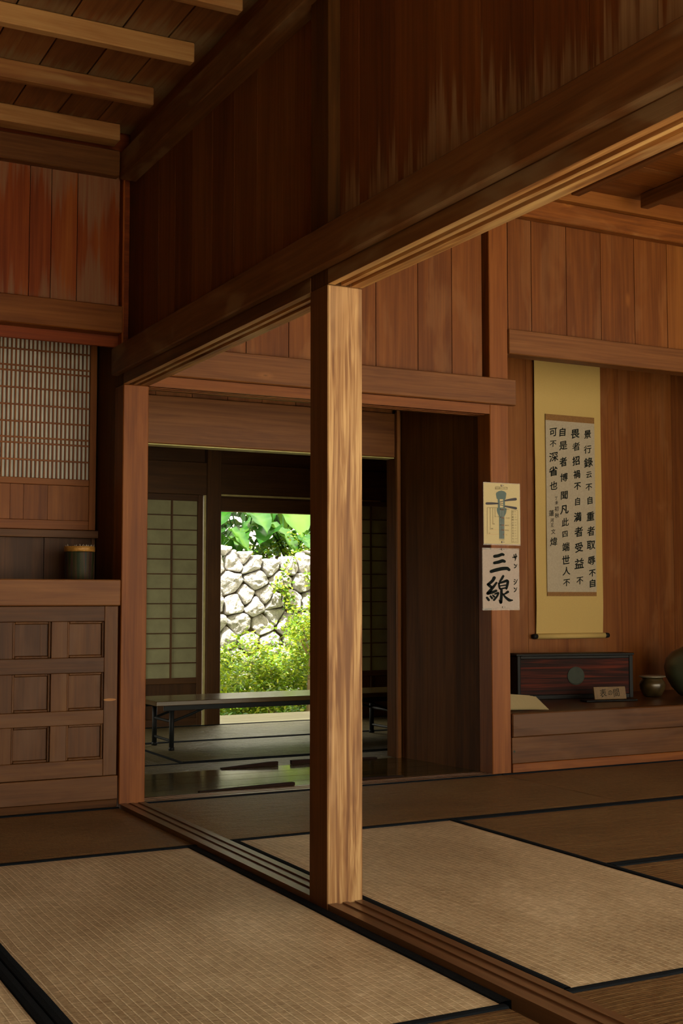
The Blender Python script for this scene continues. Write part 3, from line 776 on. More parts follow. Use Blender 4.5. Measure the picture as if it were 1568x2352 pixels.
cn = empty('brocade_container', (-.135, 2.17, .965), 'dark round container wrapped in patterned brocade on the left shelf', 'container')
b = MB(); b.lathe([(.058, 0), (.061, .004), (.063, .05), (.064, .118), (.064, .124)], (-.135, 2.17, .966), 48); b.build('body', M['brocade'], cn, True)
b = MB(); b.lathe([(.0655, .124), (.068, .126), (.068, .146), (.066, .148), (.060, .148), (.060, .12)], (-.135, 2.17, .966), 48); b.build('rim', M['goldrim'], cn, True)
b = MB()
for i in range(26):
    a = random.uniform(0, 6.28); r = random.uniform(.045, .066); h = random.uniform(.004, .011)
    c = Vector((-.135+r*math.cos(a), 2.17+r*math.sin(a), 1.113)); d = Vector((random.uniform(-.006, .006), random.uniform(-.004, .004), h)); b.tube([c, c+d*.6, c+d], [.0022, .0018, .0005], 5)
ob = b.build('frayed_edge', M['oldpaper'], cn); ob['kind'] = 'stuff'

# ------------------------------------------------------------------ scroll alcove platform
b = MB(); b.box(2.062, 4.77, BY0, 2.868, .262, .295, 'x', tone=.5); o = b.build('alcove_platform', M['tokofl']); tag(o, 'raised dark wooden platform of the scroll alcove at right', 'platform')
b = MB(); b.box(2.062, 4.77, BY0-.012, BY0+.05, .176, .2955, 'x', bev=.005, tone=.3); b.build('front_beam', M['cab'], o)
b = MB(); b.box(2.062, 4.77, BY0-.004, BY0+.04, .044, .175, 'x', bev=.002, tone=.55); b.build('riser_board', M['cab'], o)
b = MB(); b.box(2.062, 4.77, BY0-.008, BY0+.04, -.01, .043, 'x', bev=.003, tone=.4); b.build('base_strip', M['red'], o)
b = MB(); b.tube([(2.075, BY0-.0045, .105), (2.075, BY0+.002, .105)], .006, 12); ob = b.build('round_plug', M['brassd'], o)

# ------------------------------------------------------------------ lettering helpers
def glyph(body, size=1.0, offset=0.0):
    c = bpy.data.curves.new('t', 'FONT'); c.body = body; c.size = size; c.resolution_u = 3; c.offset = offset
    c.align_x = 'CENTER'; c.align_y = 'CENTER'
    o = bpy.data.objects.new('t', c); COL.objects.link(o)
    dg = bpy.context.evaluated_depsgraph_get(); dg.update()
    me = bpy.data.meshes.new_from_object(o.evaluated_get(dg))
    vs = [v.co.copy() for v in me.vertices]; fs = [tuple(p.vertices) for p in me.polygons]
    bpy.data.objects.remove(o); bpy.data.curves.remove(c); bpy.data.meshes.remove(me)
    if vs:
        cx = (min(v.x for v in vs)+max(v.x for v in vs))/2; cy = (min(v.y for v in vs)+max(v.y for v in vs))/2
        vs = [Vector((v.x-cx, v.y-cy, 0)) for v in vs]
    return vs, fs
class Sheet:
    """flat drawing on a vertical sheet facing -Y; coordinates in drawing units"""
    def __init__(s, fx, y): s.fx = fx; s.y = y
    def poly(s, b, pts, lay=1):
        vs = [(*s.fx(p[0], p[1]), ) for p in pts]
        b.add([(x, s.y-.0005*lay, z) for x, z in vs], [tuple(range(len(pts)))])
    def stroke(s, b, pts, lay=1):
        """round brush stroke, points (x, y, half width)"""
        P = []
        for i in range(len(pts)-1):
            a, c = pts[i], pts[i+1]; n = 5
            for k in range(n): t = k/n; P.append([a[j]+(c[j]-a[j])*t for j in range(3)])
        P.append(list(pts[-1]))
        for _ in range(2):
            Q = [P[0]]+[[(P[i-1][j]+2*P[i][j]+P[i+1][j])/4 for j in range(3)] for i in range(1, len(P)-1)]+[P[-1]]; P = Q
        L, R = [], []
        for i, p in enumerate(P):
            q0, q1 = P[max(0, i-1)], P[min(len(P)-1, i+1)]; dx, dy = q1[0]-q0[0], q1[1]-q0[1]; d = math.hypot(dx, dy) or 1
            nx, ny = -dy/d, dx/d; L.append((p[0]+nx*p[2], p[1]+ny*p[2])); R.append((p[0]-nx*p[2], p[1]-ny*p[2]))
        vs = L+R; n = len(P); k = len(b.v)
        X = [s.fx(*v) for v in vs]
        b.add([(x, s.y-.0005*lay, z) for x, z in X], [(i, i+1, n+i+1, n+i) for i in range(n-1)])
        for p in (P[0], P[-1]):
            c = [s.fx(p[0]+p[2]*math.cos(a*math.pi/5), p[1]+p[2]*math.sin(a*math.pi/5)) for a in range(10)]
            b.add([(x, s.y-.0005*lay-.00005, z) for x, z in c], [tuple(range(10))])
    def text(s, b, body, x, y, size, lay=1, sx=1.0, off=0.0, rot=0.0, shear=0.0):
        vs, fs = glyph(body, 1.0)
        ca, sa = math.cos(rot), math.sin(rot)
        for n_, (ox, oy) in enumerate(((0, 0), (off, 0), (-off, 0), (0, off), (0, -off)) if off else ((0, 0),)):
            out = []
            for v in vs:
                u, w_ = v.x*sx+ox, v.y+oy; w_ += u*shear
                u, w_ = u*ca-w_*sa, u*sa+w_*ca
                X = s.fx(x+u*size, y-w_*size); out.append((X[0], s.y-.0005*lay-.00004*n_, X[1]))
            b.add(out, fs)

# ------------------------------------------------------------------ hanging scroll
SY = 2.852
SX0, SX1 = 2.868, 3.378      # mount
scl = empty('hanging_scroll', (3.12, SY, .66), 'tall gold-mounted hanging scroll with four columns of brush writing in the alcove', 'scroll')
b = MB()
n = 30; vs, fs = [], []
for i in range(n+1):
    z = .655+(2.40-.655)*i/n; yb = .0012*math.sin(i*.5)-.006*max(0, 1-i/3)
    vs += [(SX0+.012*(1-i/n)*0, SY-yb, z), (SX1+.0*(i/n), SY-yb, z)]
fs = [(2*i, 2*i+1, 2*i+3, 2*i+2) for i in range(n)]
b.add(vs, fs); b.add([(x, y+.0015, z) for x, y, z in vs], [f[::-1] for f in fs])
b.build('mount', M['silk'], scl)
SZ_T, SZ_B = 2.005, .915       # written sheet (with strips above and below)
PXa, PXb = 2.945, 3.322
b = MB(); b.box(PXa, PXb, SY-.0075, SY-.0065, 1.972, SZ_T+.005, 'x', bev=.0001); b.build('brocade_strip', M['silkbrown'], scl)
b = MB(); b.box(PXa, PXb, SY-.0075, SY-.0065, SZ_B-.02, SZ_B+.005, 'x', bev=.0001)
b.build('brocade_strip', M['silkbrown'], scl)
b = MB(); b.box(PXa, PXb, SY-.0077, SY-.0067, SZ_B+.005, 1.972, 'x', bev=.0001); b.build('written_sheet', M['oldpaper'], scl)
def sfx(cx, cy):
    ty = 75+40*(cx-100)/595
    return PXa+(cx-100)/605*(PXb-PXa), 1.972-(cy-ty)/(2225-ty)*(1.972-SZ_B-.005)
sh = Sheet(sfx, SY-.0079)
b = MB()
C1 = list(zip('景行錄云不自重者取辱不自', (250, 440, 605, 760, 915, 1080, 1280, 1465, 1640, 1835, 1990, 2115)))
C2 = list(zip('畏者招禍不自満者受益不', (245, 405, 585, 755, 905, 1095, 1290, 1475, 1670, 1870, 2085)))
C3 = list(zip('自是者博聞凡此四端世人不', (225, 395, 600, 795, 1020, 1200, 1355, 1505, 1665, 1825, 1965, 2110)))
C4 = list(zip('可不深省也', (230, 375, 540, 720, 900)))
big = {'不': .8, '云': .8, '四': .75, '人': 1.0, '也': 1.0, '可': 1.05, '益': 1.15, '自': .95}
rs = random.Random(3)
for col, xa, xb, s0 in ((C1, 612, 652, 118), (C2, 462, 498, 122), (C3, 308, 332, 118), (C4, 188, 192, 118)):
    for ch, cy in col:
        x = xa+(xb-xa)*cy/2150; k = s0*big.get(ch, 1.0)*rs.uniform(.9, 1.08)
        sh.text(b, ch, x+rs.uniform(-5, 5), cy, k, 1, rs.uniform(.78, .92), .014+rs.uniform(0, .014), rs.uniform(-.07, .04), .20)
for ch, x, cy, k in (('丁', 218, 1060, 48), ('未', 222, 1115, 55), ('初', 222, 1190, 66), ('秋', 226, 1272, 66), ('蓮', 158, 1245, 80), ('河', 165, 1335, 55), ('王', 165, 1395, 52), ('文', 178, 1475, 66), ('煒', 182, 1600, 115)):
    sh.text(b, ch, x, cy, k, 1, .8, .012, -.03, .16)
b.build('brush_writing', M['ink'], scl)
b = MB(); b.tube([(SX0-.004, SY-.006, .652), (SX1+.004, SY-.006, .652)], .0165, 20); b.build('roller', M['silk'], scl, True)
for x0, x1 in ((SX0-.034, SX0-.004), (SX1+.004, SX1+.034)):
    b = MB(); b.tube([(x0, SY-.006, .652), ((x0+x1)/2, SY-.006, .652), (x1, SY-.006, .652)], [.014, .016, .0145], 20); b.build('roller_knob', M['black'], scl, True)

# ------------------------------------------------------------------ the two paper sheets on the right post
PSY = BY0-.004
def pin(b, x, z, y=PSY): b.tube([(x, y-.001, z), (x, y-.006, z)], [.0055, .0045], 12); b.tube([(x+.012, y-.001, z), (x+.012, y-.004, z)], .002, 8)
# upper card : drawing of an instrument head
ca = empty('instrument_diagram_card', (2.007, PSY, 1.16), 'cream card with a blue-grey drawing of a stringed instrument head, pinned above', 'card')
W0, W1, Z0c, Z1c = 1.899, 2.124, 1.160, 1.472
b = MB(); b.box(W0, W1, PSY-.0004, PSY+.0004, Z0c, Z1c, 'x', bev=.0001); b.build('sheet', M['cardpaper'], ca)
b = MB(); b.box(W0-.002, W1+.003, PSY+.0006, PSY+.0012, Z0c-.006, Z1c+.003, 'x', bev=.0001); b.build('sleeve', M['sleeve'], ca)
def afx(x, y):
    u = (x-135)/612; ty = 140+40*u; by = 1160+10*u
    return W0+u*(W1-W0), Z1c-(y-ty)/(by-ty)*(Z1c-Z0c)
A = Sheet(afx, PSY-.0004)
b = MB()
top = [(340, 335), (350, 310), (390, 288), (435, 280), (480, 292), (510, 315), (517, 330), (505, 415), (492, 425), (492, 570), (372, 570), (370, 425), (352, 410)]
A.poly(b, top, 1)
A.poly(b, [(355, 570), (518, 572), (516, 620), (505, 665), (485, 700), (478, 712), (392, 712), (385, 695), (362, 650), (354, 610)], 1)
A.poly(b, [(390, 712), (480, 712), (476, 1080), (390, 1078)], 1)
b.build('instrument_drawing', M['teal'], ca)
b = MB(); A.poly(b, [(404, 422), (460, 424), (460, 562), (406, 562)], 2); b.build('slot_print', M['cardpaper'], ca)
b = MB()
for x0 in (408, 436, 462): A.poly(b, [(x0, 600), (x0+9, 600), (x0+9, 1075), (x0, 1075)], 2)
b.build('string_print', M['stringp'], ca)
b = MB()
A.stroke(b, [(375, 494, 13), (280, 492, 19), (185, 492, 21)], 2)
A.stroke(b, [(492, 447, 13), (590, 432, 20), (672, 425, 23)], 2)
A.stroke(b, [(492, 540, 13), (590, 558, 18), (676, 575, 21)], 2)
for yy, dy in ((462, -6), (492, 0), (522, 6)): A.stroke(b, [(410, yy-dy, 5), (455, yy+dy, 5)], 3)
b.build('peg_print', M['pegink'], ca)
b = MB()
def line(pts, w=1.6):
    for p, q in zip(pts, pts[1:]): A.stroke(b, [(*p, w), (*q, w)], 3)
line([(330, 218), (530, 224), (532, 262), (330, 255), (330, 218)])
line([(190, 998), (190, 562), (375, 566)]); line([(240, 925), (240, 566)]); line([(283, 840), (283, 568)]); line([(322, 715), (322, 568)])
line([(600, 605), (710, 612), (706, 1140), (595, 1136), (600, 605)], 1.2)
A.text(b, '工工四 について', 432, 240, 29, 4)
for t, x, y in (('人さし指', 350, 712), ('中指', 300, 832), ('薬指', 270, 912), ('小指', 220, 986)): A.text(b, t, x, y, 17, 4)
for t, x, y in (('合四工', 532, 590), ('乙上五', 536, 735), ('老中六', 522, 857), ('下尺七', 518, 938), ('八', 510, 1012), ('男絃 中絃 女絃', 432, 1094)): A.text(b, t, x, y, 22 if len(t) < 6 else 14, 4)
for i, (k, v) in enumerate((('合', 'ド'), ('乙', 'レ'), ('老', 'ミ'), ('四', 'ファ'), ('上', 'ソ'), ('中', 'ラ'), ('尺', 'シ'), ('工', 'ド'), ('五', 'レ'), ('六', 'ミ'), ('七', 'ファ'), ('八', 'ソ'))):
    y = 632+i*44.5; A.text(b, k, 620, y, 32, 4); A.text(b, '→', 643, y, 14, 4); A.text(b, v, 668 if len(v) == 1 else 676, y, 23, 4)
for x, y in ((412, 592), (412, 850), (412, 722)): A.poly(b, [(x-5, y-5), (x+5, y-5), (x+5, y+5), (x-5, y+5)], 4)
b.build('lettering', M['ink'], ca)
b = MB()
for x, y in ((437, 594), (462, 596), (440, 728), (464, 735), (438, 852), (464, 854), (438, 932), (464, 934), (464, 1008)):
    pts = [(x+10*math.cos(a*math.pi/6), y+10*math.sin(a*math.pi/6)) for a in range(12)]
    for p, q in zip(pts, pts[1:]+pts[:1]): A.stroke(b, [(*p, 2), (*q, 2)], 4)
for y, x0 in ((1004, 200), (930, 250), (852, 360)):
    x = x0
    while x < 385: A.stroke(b, [(x, y, 2), (x+7, y, 2)], 3); x += 20
b.build('orange_marks', M['orange'], ca)
b = MB(); pin(b, 2.010, 1.461); b.build('pin', M['pin'], ca); b = MB(); pin(b, 2.010, 1.170); b.build('pin', M['pin'], ca)
# lower sheet : big brush characters
cb = empty('calligraphy_sheet', (2.0, PSY, .83), 'white paper sheet with two large brushed characters, pinned below the card', 'sheet')
V0, V1, Z0d, Z1d = 1.890, 2.113, .832, 1.131
b = MB(); b.box(V0, V1, PSY-.0004, PSY+.0004, Z0d, Z1d, 'x', bev=.0001); b.build('sheet', M['whitepaper'], cb)
b = MB(); b.box(V0-.002, V1+.004, PSY+.0006, PSY+.0012, Z0d-.010, Z1d+.008, 'x', bev=.0001); b.build('sleeve', M['sleeve'], cb)
def bfx(x, y):
    v = (y-1268)/(2250-1268); x -= 22*v
    return V0+(x-123)/592*(V1-V0), Z1d-v*(Z1d-Z0d)
Bs = Sheet(bfx, PSY-.0004)
b = MB()
strokes = [
 [(320, 1382, 26), (380, 1372, 27), (440, 1345, 25), (462, 1352, 22)], [(318, 1492, 24), (380, 1480, 28), (450, 1452, 28), (482, 1464, 24)],
 [(268, 1636, 27), (340, 1612, 30), (440, 1586, 30), (530, 1578, 28), (560, 1604, 24)],
 [(318, 1742, 28), (296, 1788, 25), (228, 1850, 24)], [(222, 1852, 24), (262, 1890, 24), (300, 1905, 18)],
 [(355, 1825, 18), (318, 1880, 22), (225, 1995, 27)], [(220, 2000, 27), (290, 1985, 24), (352, 1958, 22)],
 [(205, 2072, 18), (235, 2112, 20)], [(262, 2048, 16), (288, 2082, 18)], [(300, 2032, 13), (322, 2056, 17)],
 [(465, 1712, 20), (442, 1758, 20), (410, 1802, 14)], [(396, 1832, 14), (402, 1890, 17), (415, 1925, 15)],
 [(396, 1832, 14), (470, 1808, 20), (530, 1785, 23), (545, 1805, 22), (530, 1880, 22), (520, 1922, 17)],
 [(412, 1878, 11), (505, 1862, 12)], [(415, 1925, 12), (515, 1908, 14)],
 [(440, 1930, 20), (440, 2050, 23), (432, 2150, 26)], [(432, 2150, 24), (400, 2112, 5)],
 [(332, 2012, 13), (396, 1985, 17), (372, 2048, 16), (320, 2112, 18)],
 [(545, 1975, 22), (500, 2008, 15), (462, 2022, 8)], [(455, 1998, 11), (500, 2060, 18), (570, 2118, 26), (622, 2116, 12)],
 [(618, 1396, 8), (688, 1374, 8)], [(638, 1350, 8), (650, 1402, 8)], [(668, 1336, 8), (672, 1392, 9), (656, 1450, 5)],
 [(645, 1510, 8), (664, 1530, 8)], [(648, 1572, 8), (672, 1555, 8), (692, 1508, 4)],
 [(648, 1765, 6), (664, 1776, 8)], [(640, 1796, 6), (658, 1806, 8)], [(648, 1850, 8), (675, 1825, 8), (702, 1765, 4)],
 [(648, 1908, 8), (664, 1926, 8)], [(650, 1974, 8), (675, 1955, 8), (696, 1900, 4)]]
for st in strokes: Bs.stroke(b, st, 2)
b.build('brush_writing', M['ink'], cb)
b = MB(); pin(b, 2.010, 1.133); b.build('pin', M['pin'], cb); b = MB(); pin(b, 2.012, .838); b.build('pin', M['pin'], cb)

# ------------------------------------------------------------------ things in the scroll alcove
def rot_box(b, T, x0, x1, y0, y1, z0, z1, ax='x', bev=.002, tone=.5): b.box(x0, x1, y0, y1, z0, z1, ax, bev, tone, M4=T)
T = Matrix.Translation((2.955, 2.60, .296)) @ Matrix.Rotation(math.radians(-14), 4, 'Z')
ch = empty('long_chest', (2.955, 2.60, .296), 'long low chest with red-streaked front and round metal plate, below the scroll', 'chest')
b = MB(); rot_box(b, T, -.365, .365, .002, .150, 0, .245, 'x'); b.build('body', M['black'], ch)
b = MB(); rot_box(b, T, -.345, .340, -.008, .001, .025, .232, 'x', .001, .5); b.build('front_panel', M['chest'], ch)
b = MB(); rot_box(b, T, -.365, -.346, -.012, .001, .0, .25, 'z'); rot_box(b, T, .341, .365, -.012, .001, 0, .25, 'z'); rot_box(b, T, -.345, .340, -.012, .001, 0, .024, 'x'); rot_box(b, T, -.345, .340, -.012, .001, .233, .25, 'x'); rot_box(b, T, -.372, .372, -.016, .155, .2505, .262, 'x'); b.build('frame', M['black'], ch)
b = MB(); c0 = T @ Vector((.0, -.008, .132)); c1 = T @ Vector((.0, -.0125, .132)); c2 = T @ Vector((.0, -.014, .132)); b.tube([c0, c1, c2], [.053, .053, .046], 40); b.build('round_plate', M['brassd'], ch)
# plaque on tray
T2 = Matrix.Translation((3.015, 2.36, .296)) @ Matrix.Rotation(math.radians(-10), 4, 'Z')
b = MB()
rot_box(b, T2, -.17, .16, -.035, .045, 0, .010, 'x', .004); tag(b.build('tray', M['black'], loc=(3.015, 2.36, .296)), 'flat black tray carrying the small name plaque, in front of the chest', 'tray')
pq = empty('name_plaque', (3.015, 2.36, .307), 'small wooden plaque with three brushed characters standing on the black tray', 'plaque')
T3 = T2 @ Matrix.Translation((.0, -.008, .0115)) @ Matrix.Rotation(math.radians(-14), 4, 'X')
b = MB(); rot_box(b, T3, -.102, .102, 0, .012, 0, .072, 'x', .002); b.build('board', M['plaque'], pq)
b = MB()
for ch_, x in (('表', -.045), ('の', .0), ('間', .04)):
    vs, fs = glyph(ch_, .05 if ch_ != 'の' else .036, .0)
    b.add([T3 @ Vector((x+v.x*.9, -.0008, .036+v.y+v.x*.15)) for v in vs], fs)
b.build('brush_writing', M['ink'], pq)
# small glazed pot
pc = (3.452, 2.50, .296)
pt = empty('glazed_pot', pc, 'small squat glazed pot with a pale flat lid, between chest and vase', 'pot')
b = MB(); b.lathe([(.040, 0), (.055, .008), (.072, .045), (.078, .070), (.072, .090), (.062, .100), (.060, .112)], pc, 40); b.build('body', M['glaze'], pt, True)
b = MB(); b.lathe([(.060, .1125), (.078, .117), (.080, .121), (.074, .124), (.02, .126)], pc, 40); b.build('lid', M['lidmetal'], pt, True)
# large vase
vc = (3.735, 2.46, .296)
b = MB(); b.lathe([(.075, 0), (.085, .006), (.125, .05), (.158, .11), (.168, .165), (.155, .22), (.118, .262), (.07, .285), (.048, .298), (.045, .325), (.056, .34), (.050, .34)], vc, 56)
tag(b.build('round_vase', M['vase'], smooth=True, loc=vc), 'large round green-glazed vase cut off by the right edge of the photo', 'vase')
# loose papers
pp = empty('paper_stack', (2.2, 2.2, .296), 'fanned stack of pale papers on the platform beside the right post', 'papers')
for k, (dx, r) in enumerate(((0, 0), (.012, -.05), (.022, -.10))):
    b = MB(); n = 10; vs = []; Tm = Matrix.Translation((2.18+dx, 2.10+.006*k, .2975+.0035*(2-k))) @ Matrix.Rotation(-.10+r, 4, 'Z')
    for j in range(2):
        for i in range(n+1):
            u = -.17+.34*i/n; vs.append(Tm @ Vector((u, .16*j, .085*j*(1-.35*i/n)+.004*math.sin(i/n*math.pi)*(1-j))))
    fs = [(i, i+1, n+2+i, n+1+i) for i in range(n)]
    b.add(vs, fs); b.add([v-Vector((0, 0, .0015)) for v in vs], [f[::-1] for f in fs])
    b.build('paper_sheet', M['cardpaper'], pp)

# ------------------------------------------------------------------ far room : shoji, folding table
def shoji(x0, x1, y, z0, zp0, zp1, z1, ncol, nrow, label, stile=.038, mid=.012):
    r = empty('shoji_screen', ((x0+x1)/2, y, z0), label, 'sliding screen', 'shoji screens beside the garden doorway')
    b = MB()
    b.box(x0, x0+stile, y, y+.028, z0, z1, 'z', tone=.5); b.box(x1-stile, x1, y, y+.028, z0, z1, 'z', tone=.5)
    b.box(x0+stile, x1-stile, y+.001, y+.028, zp1, z1, 'x', tone=.5); b.box(x0+stile, x1-stile, y+.001, y+.028, zp0-.04, zp0, 'x', tone=.6); b.box(x0+stile, x1-stile, y+.001, y+.028, z0, z0+.05, 'x', tone=.4)
    b.build('frame', M['fardk'], r)
    b = MB(); a, c = x0+stile, x1-stile
    for i in range(1, ncol): x = a+(c-a)*i/ncol; b.box(x-mid/2, x+mid/2, y+.006, y+.018, zp0, zp1, 'z', bev=.001)
    for i in range(1, nrow): z = zp0+(zp1-zp0)*i/nrow; b.box(a, c, y+.0055, y+.0175, z-.0035, z+.0035, 'x', bev=.001)
    b.build('lattice', M['fardk'], r)
    b = MB(); b.box(a, c, y+.0185, y+.0190, zp0, zp1, 'x', bev=.0001); b.build('paper', M['shoji'], r)
    b = MB()
    for i in range(2):
        u0 = a+(c-a)*i/2; b.box(u0+(.0 if i == 0 else .008), u0+(c-a)/2-(.008 if i == 0 else 0), y+.01, y+.02, z0+.05, zp0-.04, 'z')
    b.box((a+c)/2-.008, (a+c)/2+.008, y+.002, y+.024, z0+.05, zp0-.04, 'z'); b.build('lower_panel', M['fardk'], r)
    return r
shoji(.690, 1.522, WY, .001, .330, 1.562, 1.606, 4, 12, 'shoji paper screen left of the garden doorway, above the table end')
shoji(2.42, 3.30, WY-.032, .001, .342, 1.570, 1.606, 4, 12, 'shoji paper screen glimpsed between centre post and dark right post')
b = MB(); b.box(1.530, 1.5445, WY+.0, WY+.02, -.01, 1.606, 'z', bev=.001); struct(b.build('trim_5', M['cream']))  # yellow strip stands for the sunlit gap between screen and post

tb = empty('folding_table', (1.6, 3.75, 0), 'long low folding table with black steel legs in the far room', 'table')
TX0, TX1, TY0, TY1, TZ = .715, 2.52, 3.56, 3.985, .292
b = MB(); b.box(TX0, TX1, TY0, TY1, TZ-.027, TZ, 'x', bev=.003, tone=.35)
mt = wood('table_top_wood', (.07, .045, .022), (.12, .08, .042), (.18, .125, .07), rough=.22, spec=.5, fig=(.8, 8, 8), bump=.03)
b.build('table_top', mt, tb)
b = MB(); b.box(TX0+.06, TX1-.06, TY0+.03, TY0+.05, TZ-.058, TZ-.0275, 'x'); b.box(TX0+.06, TX1-.06, TY1-.05, TY1-.03, TZ-.058, TZ-.0275, 'x'); b.build('side_rail', M['steel'], tb)
for sx, x in ((1, TX0+.125), (-1, TX1-.185)):
    for y in (3.645, 3.945):
        b = MB(); b.tube([(x, y, .004), (x, y, .26)], .0145, 12); b.tube([(x, y, .0015), (x, y, .02)], .0175, 12); b.build('leg', M['steel'], tb, True)
    b = MB(); b.tube([(x, 3.66, .055), (x, 3.93, .055)], .008, 10); b.tube([(x, 3.66, .165), (x, 3.93, .165)], .008, 10); b.build('leg_brace', M['steel'], tb)
    for y in (3.645, 3.945):
        b = MB(); b.tube([(x, y, .165), (x+sx*.12, y, .205), (x+sx*.26, y, .262)], .008, 8); b.build('folding_stay', M['steel'], tb)

# ------------------------------------------------------------------ garden : stone wall
GW = 8.0
def clip(poly, a, bb, c):
    """keep side a*x+b*y<=c"""
    out = []
    for i in range(len(poly)):
        p, q = poly[i], poly[(i+1) % len(poly)]; dp = a*p[0]+bb*p[1]-c; dq = a*q[0]+bb*q[1]-c
        if dp <= 0: out.append(p)
        if dp*dq < 0: t = dp/(dp-dq); out.append((p[0]+(q[0]-p[0])*t, p[1]+(q[1]-p[1])*t))
    return out
rg = random.Random(11)
seeds = []
z = -.42; row = 0
while z < 1.5:
    hgt = rg.uniform(.16, .23); x = 1.0+rg.uniform(0, .2)
    while x < 6.6:
        wd = rg.uniform(.16, .28); seeds.append((x+wd/2, z+hgt/2+rg.uniform(-.05, .05))); 
        if rg.random() < .14: seeds.append((x+wd, z+hgt*.9))
        x += wd
    z += hgt; row += 1
b = MB()
for i, (sx, sz) in enumerate(seeds):
    poly = [(sx-.5, sz-.5), (sx+.5, sz-.5), (sx+.5, sz+.5), (sx-.5, sz+.5)]
    for j, (tx, tz) in enumerate(seeds):
        if i == j or abs(tx-sx) > .9 or abs(tz-sz) > .9: continue
        nx, nz = tx-sx, tz-sz; poly = clip(poly, nx, nz, nx*(sx+tx)/2+nz*(sz+tz)/2)
        if not poly: break
    top = 1.345+.05*math.sin(sx*3.1)+.03*math.sin(sx*7)
    poly = clip(poly, 0, 1, top)
    if len(poly) < 3: continue
    cx = sum(p[0] for p in poly)/len(poly); cz = sum(p[1] for p in poly)/len(poly)
    if min(math.hypot(p[0]-cx, p[1]-cz) for p in poly) < .03: continue
    # shrink for the joint, round corners
    P = [(cx+(p[0]-cx)*.955, cz+(p[1]-cz)*.955) for p in poly]
    for it in range(3):
        Q = []; w1 = (.86, .75, .75)[it]; w2 = 1-w1
        for k in range(len(P)):
            p, q = P[k], P[(k+1) % len(P)]
            Q += [(p[0]*w1+q[0]*w2, p[1]*w1+q[1]*w2), (p[0]*w2+q[0]*w1, p[1]*w2+q[1]*w1)]
        P = Q
    n = len(P); vs = []; fs = []; dep = rg.uniform(.05, .12)
    rings = [(1.0, -.10), (1.0, .35), (.96, .72), (.86, .93), (.62, 1.06), (.3, 1.1)]
    for s_, d in rings:
        for p in P:
            q = Vector((cx+(p[0]-cx)*s_, GW-dep*d, cz+(p[1]-cz)*s_))
            nn = noise.noise(q*8+Vector((i*3.3, 0, 0)))*.026+noise.noise(q*24)*.012
            vs.append((q.x+nn*.5, q.y-nn*(1.4 if d > .2 else 0), q.z+nn*.5))
    vs.append((cx, GW-dep*1.1, cz))
    for r_ in range(len(rings)-1):
        for k in range(n): a = r_*n+k; c = r_*n+(k+1) % n; fs.append((a, c, c+n, a+n))
    for k in range(n): fs.append(((len(rings)-1)*n+k, (len(rings)-1)*n+(k+1) % n, len(vs)-1))
    b.add(vs, fs, tone=rg.random())
sw = tag(b.build('stone_wall', M['stone'], smooth=False), 'white coral stone wall across the sunlit garden', 'wall')
b = MB(); b.box(.8, 6.8, GW-.01, GW+.5, -.52, 1.16, 'x', tone=1.0); b.build('rubble_core', M['soil'], sw)
b = MB(); b.box(.8, 6.8, GW+.5, GW+6, -.52, 1.18, 'x'); struct(b.build('garden_terrace', M['soil']))

# ------------------------------------------------------------------ garden : plants
def leaf(b, c, d, up, L, W, tone, fold=.25):
    d = d.normalized(); s_ = d.cross(up)
    if s_.length < 1e-4: s_ = Vector((1, 0, 0))
    s_.normalize(); nrm = s_.cross(d)
    p = [c, c+d*L*.35+s_*W*.5+nrm*W*fold, c+d*L*.75+s_*W*.38+nrm*W*fold*.6, c+d*L, c+d*L*.75-s_*W*.38+nrm*W*fold*.6, c+d*L*.35-s_*W*.5+nrm*W*fold, c+d*L*.5]
    b.add(p, [(0, 1, 6), (1, 2, 6), (2, 3, 6), (3, 4, 6), (4, 5, 6), (5, 0, 6)], tone=tone)
def shrub(cx, cy, z0, rx, ry, h, n, label, mat, sz=(.026, .052), seed=0, stems=6, top=None, woody=None):
    r = random.Random(seed)
    root = empty('leafy_shrub', (cx, cy, z0), label, 'shrub', 'garden shrubs')
    b = MB(); st = MB()
    cl = [(r.uniform(-1, 1), r.uniform(-1, 1), r.uniform(.15, 1), r.uniform(.12, .24)) for _ in range(44)]
    for i in range(n):
        k = r.choice(cl); q = Vector((r.gauss(0, 1), r.gauss(0, 1), r.gauss(0, 1))).normalized()*k[3]*r.uniform(.5, 1.05)
        e = math.sqrt(max(0, 1-k[2]*.6))
        c = Vector((cx+k[0]*rx*e+q.x, cy+k[1]*ry*e+q.y, z0+k[2]*h*(.75+.25*(1-abs(k[0])))+q.z*.8))
        if c.z < z0: c.z = z0+r.uniform(0, .1)
        if z0 < 0 and c.y > GW-.16: c.y = GW-.16-r.uniform(0, .06)
        d = Vector((r.uniform(-1, 1), r.uniform(-1, .6), r.uniform(-.6, .7)))
        leaf(b, c, d, Vector((r.uniform(-.4, .4), r.uniform(-.6, .2), 1)), r.uniform(*sz), r.uniform(*sz)*.62, min(1, max(0, r.gauss(.5, .27))), r.uniform(0, .3))
    b.build('foliage', mat, root)
    for i in range(stems):
        a = Vector((cx+r.uniform(-.5, .5)*rx, cy+r.uniform(-.3, .3)*ry, z0-.01)); k = r.choice(cl)
        e = Vector((cx+k[0]*rx*.7, cy+k[1]*ry*.7, z0+k[2]*h*.85)); m_ = (a+e)/2+Vector((r.uniform(-.06, .06), r.uniform(-.06, .06), .05))
        st.tube([a, m_, e], [.010, .007, .003], 6)
    st.build('stems', M['bark'], root)
    return root
G = -.5
shrub(2.62, 6.75, G, .42, .42, 1.05, 4200, 'low yellow-green shrub filling the lower left of the doorway view', M['leaf'], seed=1)
shrub(3.18, 6.95, G, .42, .45, 1.05, 4800, 'dense sunlit shrub in the middle of the doorway view', M['leaf'], seed=2)
